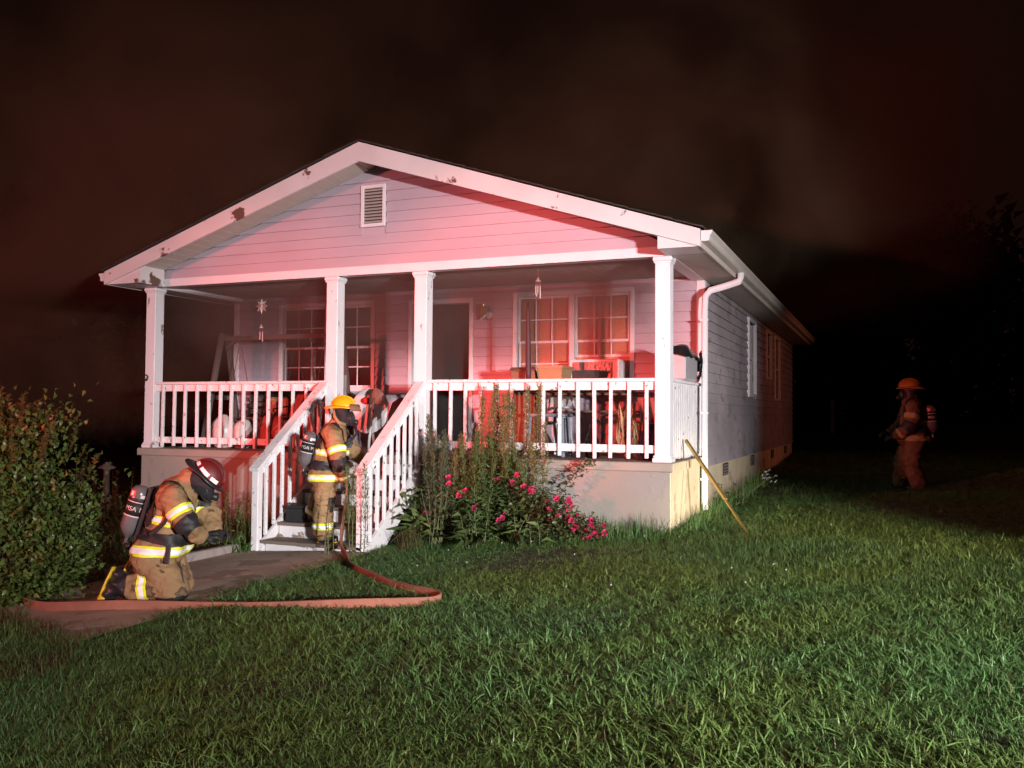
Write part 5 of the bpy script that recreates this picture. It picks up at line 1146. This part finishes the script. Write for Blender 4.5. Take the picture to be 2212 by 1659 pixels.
# table with things in front of the right window
MT['tablewood'] = mat('dark_table_wood', (0.12, 0.065, 0.045), 0.6, 0.2, 5, 0.2, 30, stretch=(.4, 3, 3))
tb = thing('porch_table', 'dark brown wooden table with a lower shelf behind the right railing', 'table', (6.7, 1.05, 0))
part('table_top', MB().box(5.85, 7.36, .72, 1.40, .775, .812, .006), MT['tablewood'], tb); part('shelf', MB().box(6.10, 7.30, .80, 1.34, .56, .585, .004), MT['tablewood'], tb)
for x in (5.90, 7.29):
    for y in (.76, 1.36): part('leg', MB().box(x - .03, x + .03, y - .03, y + .03, 0.001, .774, .004), MT['tablewood'], tb)
MT['tanbin'] = mat('tan_plastic', (0.33, 0.20, 0.10), 0.5, 0.1, 6, 0.1)
bn = thing('storage_bin', 'tan plastic storage bin on the porch table below the right window', 'bin', (6.24, .95, .814))
v = [(5.88, .80, .815), (6.16, .80, .815), (6.16, 1.10, .815), (5.88, 1.10, .815), (5.85, .74, 1.13), (6.20, .74, 1.13), (6.20, 1.16, 1.13), (5.85, 1.16, 1.13)]
part('bin_body', MB().add(v, [(3, 2, 1, 0), (0, 1, 5, 4), (1, 2, 6, 5), (2, 3, 7, 6), (3, 0, 4, 7)]), MT['tanbin'], bn); part('bin_rim', MB().bar((5.84, .73, 1.14), (6.21, .73, 1.14), .03, .03).bar((6.21, .745, 1.14), (6.21, 1.17, 1.14), .03, .03).bar((5.84, .745, 1.14), (5.84, 1.17, 1.14), .03, .03).bar((5.855, 1.17, 1.14), (6.195, 1.17, 1.14), .03, .03), MT['tanbin'], bn)
for k in range(3): part('rib', MB().bar((5.875 - k * .006, .785 - k * .013, .89 + k * .07), (6.165 + k * .008, .795 - k * .019, .89 + k * .07), .012, .012), MT['tanbin'], bn)
MT['card'] = mat('brown_cardboard', (0.20, 0.11, 0.065), 0.8, 0.12, 6, 0.15)
cb2 = thing('cardboard_box', 'brown cardboard box beside the umbrella pole below the right window', 'box', (5.62, .95, .0))
part('carton', MB().box(5.46, 5.80, .82, 1.12, 0.001, 1.10, .006), MT['card'], cb2); part('flap', MB().bar((5.46, .80, 1.12), (5.80, .80, 1.12), .006, .10, up=(0, 1, .5)), MT['card'], cb2)
MT['maroon'] = mat('maroon_pole_paint', (0.06, 0.018, 0.025), 0.6, 0.1, 6, 0.1)
up_ = thing('umbrella', 'closed maroon patio umbrella standing upright before the right window', 'umbrella', (5.80, .62, 0))
part('shaft', MB().tube([(5.80, .62, .04), (5.775, .62, 1.97)], .016, 10), MT['maroon'], up_, smooth=True); part('folded_canopy', MB().tube([(5.79, .62, .95), (5.788, .62, 1.05), (5.783, .62, 1.45), (5.777, .62, 1.85), (5.775, .62, 1.93)], [.030, .036, .034, .026, .010], 10), MT['maroon'], up_, smooth=True)
part('base', MB().lathe([(.20, .001), (.20, .03), (.06, .06), (.03, .07), (.03, .14)], (5.80, .62, 0), 20), MT['rubber'], up_, smooth=True, autos=40)
# white resin chairs
MT['resin'] = mat('white_resin', (0.68, 0.66, 0.66), 0.4, 0.06, 6, 0.05)
def resin_chair(label, x, y, rz):
    c = thing('plastic_chair', label, 'chair', (x, y, 0), 'white plastic chairs on the right porch', rz)
    part('seat', MB().box(-.24, .24, -.22, .24, .40, .43, .01), MT['resin'], c, rel=False)
    for k in range(5): part('back_slat', MB().bar((-.18 + k * .09, .24, .50), (-.19 + k * .095, .33, .80), .06, .014), MT['resin'], c, rel=False)
    part('back_rail', MB().bar((-.25, .335, .80), (.25, .335, .80), .03, .09, b=.008), MT['resin'], c, rel=False); part('back_rail', MB().bar((-.24, .232, .47), (.24, .232, .47), .03, .07, b=.008), MT['resin'], c, rel=False)
    for sx in (-1, 1):
        part('arm', MB().tube([(sx * .25, .26, .62), (sx * .27, .0, .63), (sx * .27, -.2, .61), (sx * .26, -.22, .42)], .02, 8), MT['resin'], c, rel=False, smooth=True)
        for sy in (-1, 1): part('leg', MB().bar((sx * .22, sy * .20, .40), (sx * .25, sy * .24, .0), .04, .04), MT['resin'], c, rel=False)
resin_chair('white plastic chair with slotted back behind the tallest weeds', 5.35, 1.35, .1); resin_chair('white plastic chair with slotted back beside the umbrella', 5.72, 1.52, -.15)
MT['bluegrey'] = mat('blue_grey_plastic', (0.13, 0.16, 0.19), 0.5, 0.08, 6, 0.1)
st_ = thing('plastic_stool', 'blue grey plastic step stool behind the right railing', 'stool', (6.14, .72, 0))
part('seat', MB().box(5.78, 6.30, .56, .90, .50, .545, .012), MT['bluegrey'], st_)
for x in (5.82, 6.24):
    for y in (.60, .85): part('leg', MB().bar((x, y, .50), (x + .03 * (1 if x > 6 else -1), y + .03 * (1 if y > .7 else -1), 0.0), .06, .035), MT['bluegrey'], st_)
part('side_panel', MB().box(6.19, 6.215, .62, .84, .20, .49, .004), MT['bluegrey'], st_)
# jug, corn bundles, bag, sign board
MT['jug'] = glassmat('smoky_glass_jug', (0.62, 0.58, 0.50), 0.06)
jg = thing('glass_jug', 'glass jug with a twig in it behind the right railing', 'jug', (6.69, .47, 0))
part('jug_body', MB().lathe([(.06, .001), (.085, .02), (.09, .12), (.085, .22), (.05, .31), (.03, .34), (.03, .37), (.036, .375)], (6.69, .47, 0), 18), MT['jug'], jg, smooth=True, autos=50)
part('twig', MB().tube([(6.69, .47, .06), (6.66, .46, .40), (6.80, .47, .52), (7.05, .50, .60), (7.30, .50, .56)], [.004, .004, .0035, .003, .002], 5), MT['brownstem'], jg)
MT['straw'] = leafmat('dry_corn_husk', (0.36, 0.25, 0.13), (0.50, 0.38, 0.22), 0.8, 0.25)
def straw_bundle(label, x, y, h, seed):
    r = np.random.default_rng(seed); c = thing('corn_bundle', label, 'straw bundle', (x, y, 0), 'dry corn bundles on the right porch'); P0 = []; D0 = []
    for k in range(150):
        a = r.uniform(0, 6.283); q = r.random(); P0.append([x + math.cos(a) * .07 * q, y + math.sin(a) * .06 * q, r.uniform(.0, .25) * h / .5]); D0.append([math.cos(a) * .18, math.sin(a) * .18, 1])
    o = part('husks', leaf_mesh('husks', P0, D0, r.uniform(.22, .38, 150) * h / .55, .03, droop=.08, rng=r), MT['straw'], c); o['kind'] = 'stuff'
    part('tie', MB().lathe([(.062, -.015), (.066, 0), (.062, .015)], (x, y, h * .62), 14), MT['brownstem'], c); part('head', MB().ell((x, y, h * .84), .065, .06, .085, 12, 8), MT['straw'], c, smooth=True)
straw_bundle('tied dry corn bundle, the left one near the right porch corner', 7.08, .62, .62, 401); straw_bundle('tied dry corn bundle, the right one next to the navy bag', 7.25, .50, .45, 402)
MT['navy'] = mat('navy_cloth', (0.02, 0.025, 0.055), 0.8, 0.15, 6, 0.3, 60)
def sack(name, label, cat, c, rx, ry, rz, m, seed, parent=None, fold=.02):
    mb = MB(); mb.ell((c[0], c[1], c[2] + rz * .8), rx, ry, rz, 20, 14); v = []
    for p in mb.v:
        p = Vector(p); q = mnoise.noise(Vector((p.x * 7 + seed, p.y * 7, p.z * 6))) + .5 * mnoise.noise(Vector((p.x * 16, p.y * 16 + seed, p.z * 14)))
        d = (p - Vector((c[0], c[1], c[2] + rz * .8))); k = 1 + fold * 6 * q; p2 = Vector((c[0], c[1], c[2] + rz * .8)) + d * k; p2.z = max(p2.z, c[2] + .002); v.append(tuple(p2))
    mb.v = v; o = part(name, mb, m, smooth=True); tag(o, label, cat); return o
sack('cloth_bag', 'navy cloth bag slumped in the right porch corner behind the railing', 'bag', (7.42, .48, 0), .14, .16, .24, MT['navy'], 3)
sgn = thing('sign_board', 'white and red board leaning in the right corner of the porch', 'board', (7.42, .85, 0))
part('board', MB().obox((7.40, .86, .46), Vector((.94, .34, 0)), Vector((-.33, .9, .28)).normalized(), Vector((-.09, -.27, .96)).normalized(), .20, .008, .30, .003), MT['resin'], sgn)
part('stripe', MB().obox((7.405, .848, .47), Vector((.94, .34, 0)), Vector((-.33, .9, .28)).normalized(), Vector((.5, -.27, .8)).normalized(), .07, .006, .20, .002), MT['redplastic'], sgn)
# tote on the side rail
MT['tote'] = mat('cloudy_plastic_tote', (0.40, 0.38, 0.39), 0.3, 0.1, 5, 0.15, 20)
MT['binbag'] = mat('black_plastic_sheet', (0.012, 0.012, 0.014), 0.3, 0.1, 6, 0.2, 20)
tt = thing('plastic_tote', 'cloudy plastic tote under a black lid on the side railing', 'tote', (7.68, .98, .958))
part('tote_body', MB().box(7.56, 7.80, .62, 1.34, .959, 1.30, .02), MT['tote'], tt)
sk = MB(); n = 13
for i in range(n):
    for j in range(7):
        u, w = i / (n - 1), j / 6; yy = .56 + .86 * u; xx = 7.52 + .33 * w; z = 1.335 + .05 * math.sin(u * 5.2 + .4) * math.sin(w * 3) + .015 * math.sin(u * 17 + w * 5)
        if u < .01 or u > .99 or w < .01 or w > .99: z -= .10 if u < .9 else .24
        sk.v.append((xx, yy, z))
for i in range(n - 1):
    for j in range(6): sk.f.append((i * 7 + j, (i + 1) * 7 + j, (i + 1) * 7 + j + 1, i * 7 + j + 1)); sk.m.append(0)
part('black_lid', sk, MT['binbag'], tt, smooth=True)
part('loose_cover', MB().tube([(7.83, 1.36, 1.33), (7.84, 1.40, 1.22), (7.83, 1.38, 1.06), (7.80, 1.34, .97)], 1, 8, ell=(.09, .012), up=(0, 1, 0)), MT['binbag'], tt, smooth=True)
# left porch clutter
MT['bag'] = mat('pale_plastic_bag', (0.58, 0.52, 0.49), 0.35, 0.06, 6, 0.5, 30, bdist=0.01)
sack('rubbish_bag', 'left pale full bag behind the left railing balusters', 'bag', (.93, .62, 0), .19, .17, .27, MT['bag'], 11); sack('rubbish_bag', 'right pale full bag behind the left railing balusters', 'bag', (1.22, .70, 0), .17, .16, .24, MT['bag'], 14)
MT['redcloth'] = mat('rusty_red_cloth', (0.36, 0.10, 0.07), 0.9, 0.2, 5, 0.4, 50)
sack('cloth_heap', 'heap of rusty red cloth behind the left railing next to the steps', 'cloth', (1.84, .62, 0), .22, .17, .30, MT['redcloth'], 21, fold=.035); sack('cloth_heap', 'taller pile of reddish clothes against the second porch post', 'cloth', (2.30, .72, 0), .22, .18, .46, MT['redcloth'], 25, fold=.035)
fc_ = thing('folding_chair', 'black metal framed chair with a tan cushion on the left porch', 'chair', (1.42, 1.0, 0))
part('seat', MB().box(1.22, 1.62, .86, 1.22, .40, .45, .015), MT['redcloth'], fc_); part('cushion', MB().box(1.21, 1.63, 1.20, 1.26, .50, .76, .03), MT['tanbin'], fc_)
part('back_frame', MB().tube([(1.20, 1.18, .0), (1.20, 1.22, .55), (1.24, 1.26, .78), (1.60, 1.26, .78), (1.64, 1.22, .55), (1.64, 1.18, 0)], .012, 8), MT['black'], fc_, smooth=True)
part('front_frame', MB().tube([(1.20, .86, .0), (1.20, .86, .58), (1.20, 1.2, .62)], .012, 8).tube([(1.64, .86, .0), (1.64, .86, .58), (1.64, 1.2, .62)], .012, 8), MT['black'], fc_, smooth=True)
for i, (x, h, m, lb) in enumerate(((-.0 + .30, .74, 'resin', 'white board upright behind the leftmost railing balusters'), (.46, .80, 'tablewood', 'brown plank upright behind the left railing'), (.60, .78, 'greywood', 'grey plank upright behind the left railing'))):
    o = part('upright_board', MB().bar((x, 1.72, 0.0), (x + .01, 1.90, h), .07, .02, up=(0, 1, 0), b=.002), MT[m]); tag(o, lb, 'board')
# around the head of the steps
o = part('grey_plank', MB().box(3.155, 3.308, .22, .25, 0.001, 1.04, .003), MT['greywood']); tag(o, 'weathered grey plank standing behind the second porch post', 'plank')
MT['rust'] = mat('rusty_brown_steel', (0.15, 0.075, 0.05), 0.6, 0.2, 9, 0.3, 60)
sv = thing('spade', 'brown spade stood blade up with a white handle behind the steps', 'spade', (3.53, .45, 0))
v = []; NB = 9
for i in range(NB):
    t = i / (NB - 1)
    for j in range(7):
        s = -1 + 2 * j / 6; w = .105 * (1 if t < .55 else math.sqrt(max(.02, 1 - ((t - .55) / .47) ** 2))); v.append((3.545 + s * w, .60 - .035 * (1 - s * s) + .02 * t, .655 + .215 * t))
mb = MB().add(v, [(i * 7 + j, i * 7 + j + 1, (i + 1) * 7 + j + 1, (i + 1) * 7 + j) for i in range(NB - 1) for j in range(6)]); part('blade', mb, MT['rust'], sv, smooth=True)
part('socket', MB().tube([(3.545, .57, .74), (3.54, .55, .62), (3.535, .54, .54)], [.012, .02, .022], 8), MT['rust'], sv, smooth=True); part('handle', MB().tube([(3.535, .54, .56), (3.53, .45, .0)], .019, 8), MT['resin'], sv, smooth=True)
bd_ = thing('round_tabletop', 'white round tabletop with red splashes propped behind the spade', 'tabletop', (3.33, .75, .0))
part('disc', MB().lathe([(.30, -.012), (.315, -.006), (.315, .006), (.30, .012)], (3.34, .78, .56), 40, axis=(0, -1, .12)), MT['resin'], bd_, smooth=True, autos=40)
part('painted_patch', MB().ell((3.30, .755, .70), .09, .006, .05, 10, 5), MT['redplastic'], bd_, smooth=True); part('prop', MB().bar((3.34, .95, 0), (3.34, .80, .50), .03, .03), MT['greywood'], bd_)
sack('dark_bundle', 'dark slumped bundle on the porch floor right of the spade', 'bundle', (3.86, .75, 0), .19, .17, .42, MT['hood'], 33)
# rope knot on the corner post
o = part('rope_knot', MB().tube([(.045 + .02 * math.cos(a * 2.1), -.012 + .008 * math.sin(a * 3), 1.02 + .045 * math.sin(a)) for a in np.linspace(0, 6.283, 18)], .009, 6), MT['rubber'], smooth=True); tag(o, 'small dark knot of rope on the left corner post', 'rope')
# garden lantern and white post in the dark
lx, ly = -1.62, .85; lz = gz(lx, ly)
gl = thing('garden_lantern', 'small stone garden lantern standing in the weeds beyond the porch', 'garden lantern', (lx, ly, lz)); MT['lstone'] = mat('dull_stone', (0.10, 0.075, 0.06), 0.9, 0.2, 8, 0.4)
part('pedestal', MB().lathe([(.09, 0), (.09, .45), (.08, .50), (.05, .54), (.045, .90), (.06, .94)], (lx, ly, lz), 12), MT['lstone'], gl); part('lantern_roof', MB().lathe([(.13, .945), (.135, .965), (.07, 1.00), (.03, 1.03), (.012, 1.05)], (lx, ly, lz), 12), MT['lstone'], gl)
wp = part('fence_post', MB().box(7.98, 8.12, 26.4, 26.54, gz(8, 26.5) - .1, gz(8, 26.5) + 1.25, .01), MT['resin']); tag(wp, 'pale fence post faint in the dark behind the house', 'post')
# ================================================================== smoke
def smoke_mat(name, dens, scale, lo, hi, color, axis=None, z0=0, z1=1, seed=0.0, aniso=0.3, detail=4, sx=(1, 1, 1)):
    m = bpy.data.materials.new(name); m.use_nodes = True; nt = m.node_tree; L = nt.links; nt.nodes.remove(nt.nodes['Principled BSDF'])
    pv = nd(nt, 'ShaderNodeVolumePrincipled'); pv.inputs['Color'].default_value = (*color, 1); pv.inputs['Anisotropy'].default_value = aniso
    tc = nd(nt, 'ShaderNodeTexCoord'); mp = nd(nt, 'ShaderNodeMapping'); mp.inputs['Location'].default_value = (seed, seed * .7, 0); mp.inputs['Scale'].default_value = sx; L.new(tc.outputs['Object'], mp.inputs[0])
    n = nd(nt, 'ShaderNodeTexNoise'); n.inputs['Scale'].default_value = scale; n.inputs['Detail'].default_value = detail; n.inputs['Roughness'].default_value = .55; n.inputs['Distortion'].default_value = .6; L.new(mp.outputs[0], n.inputs['Vector'])
    r = nd(nt, 'ShaderNodeMapRange'); r.interpolation_type = 'SMOOTHSTEP'; r.inputs[1].default_value = lo; r.inputs[2].default_value = hi; L.new(n.outputs[0], r.inputs[0])
    # thin towards the sides of the cloud
    sp3 = nd(nt, 'ShaderNodeSeparateXYZ'); L.new(tc.outputs['Generated'], sp3.inputs[0]); cur = r.outputs[0]
    def fade(sock, a, b_, c, d):
        nonlocal cur
        for (p, q, inv) in ((a, b_, 0), (c, d, 1)):
            if p is None: continue
            f = nd(nt, 'ShaderNodeMapRange'); f.interpolation_type = 'SMOOTHSTEP'; f.inputs[1].default_value = p; f.inputs[2].default_value = q; f.inputs[3].default_value = inv; f.inputs[4].default_value = 1 - inv; L.new(sock, f.inputs[0])
            k = nd(nt, 'ShaderNodeMath', operation='MULTIPLY'); L.new(cur, k.inputs[0]); L.new(f.outputs[0], k.inputs[1]); cur = k.outputs[0]
    for ax, q in (axis or {}).items(): fade(sp3.outputs[ax], *q)
    k = nd(nt, 'ShaderNodeMath', operation='MULTIPLY'); L.new(cur, k.inputs[0]); k.inputs[1].default_value = dens; L.new(k.outputs[0], pv.inputs['Density'])
    L.new(pv.outputs[0], nt.nodes['Material Output'].inputs['Volume']); return m
def volbox(name, label, b, m):
    o = part(name, MB().box(*b), m); tag(o, label, 'smoke', kind='stuff'); return o
# smoke gathered under the porch roof and rolling out of the door
volbox('porch_smoke', 'brown smoke hanging under the porch ceiling', (-.6, 7.9, .10, 1.94, .6, 2.33), smoke_mat('porch_smoke', 1.0, .9, .15, .70, (.62, .48, .40), {'Z': (.15, .95, None, None), 'X': (0, .12, .9, 1.0)}, seed=3, sx=(1, 1, 1.6)))
volbox('hall_smoke', 'grey smoke filling the doorway', (2.95, 4.70, PD + .15, 5.6, .02, 2.38), smoke_mat('hall_smoke', 4.0, .9, .0, .6, (.88, .76, .70), {}, seed=5))
# smoke drifting above and behind the roof
volbox('roof_smoke', 'brown smoke drifting above and behind the roof', (-20, 12, .5, 18, 2.56, 14), smoke_mat('roof_smoke', .75, .22, .42, .76, (.66, .38, .23), {'Z': (0.0, .03, .06, .60), 'X': (0, .12, .84, 1.0), 'Y': (0, .06, .7, 1)}, seed=4.4, detail=7))
volbox('eave_smoke', 'brown smoke curling off the right eave', (5.6, 12.0, 1.2, 12, 2.62, 7.6), smoke_mat('eave_smoke', 1.5, .36, .44, .74, (.68, .47, .29), {'Z': (0.0, .10, .15, .95), 'X': (0, .25, .45, 1.0), 'Y': (0, .12, .7, 1)}, seed=8.3, detail=7))
volbox('yard_smoke', 'reddish smoke drifting beyond the left end of the porch', (-16, -.02, -.3, 16, -.2, 2.33), smoke_mat('yard_smoke', .40, .35, .38, .72, (.64, .36, .24), {'Z': (0.0, .6, None, None), 'X': (0, .2, .97, 1.0), 'Y': (0, .1, .8, 1)}, seed=6.1, detail=5))
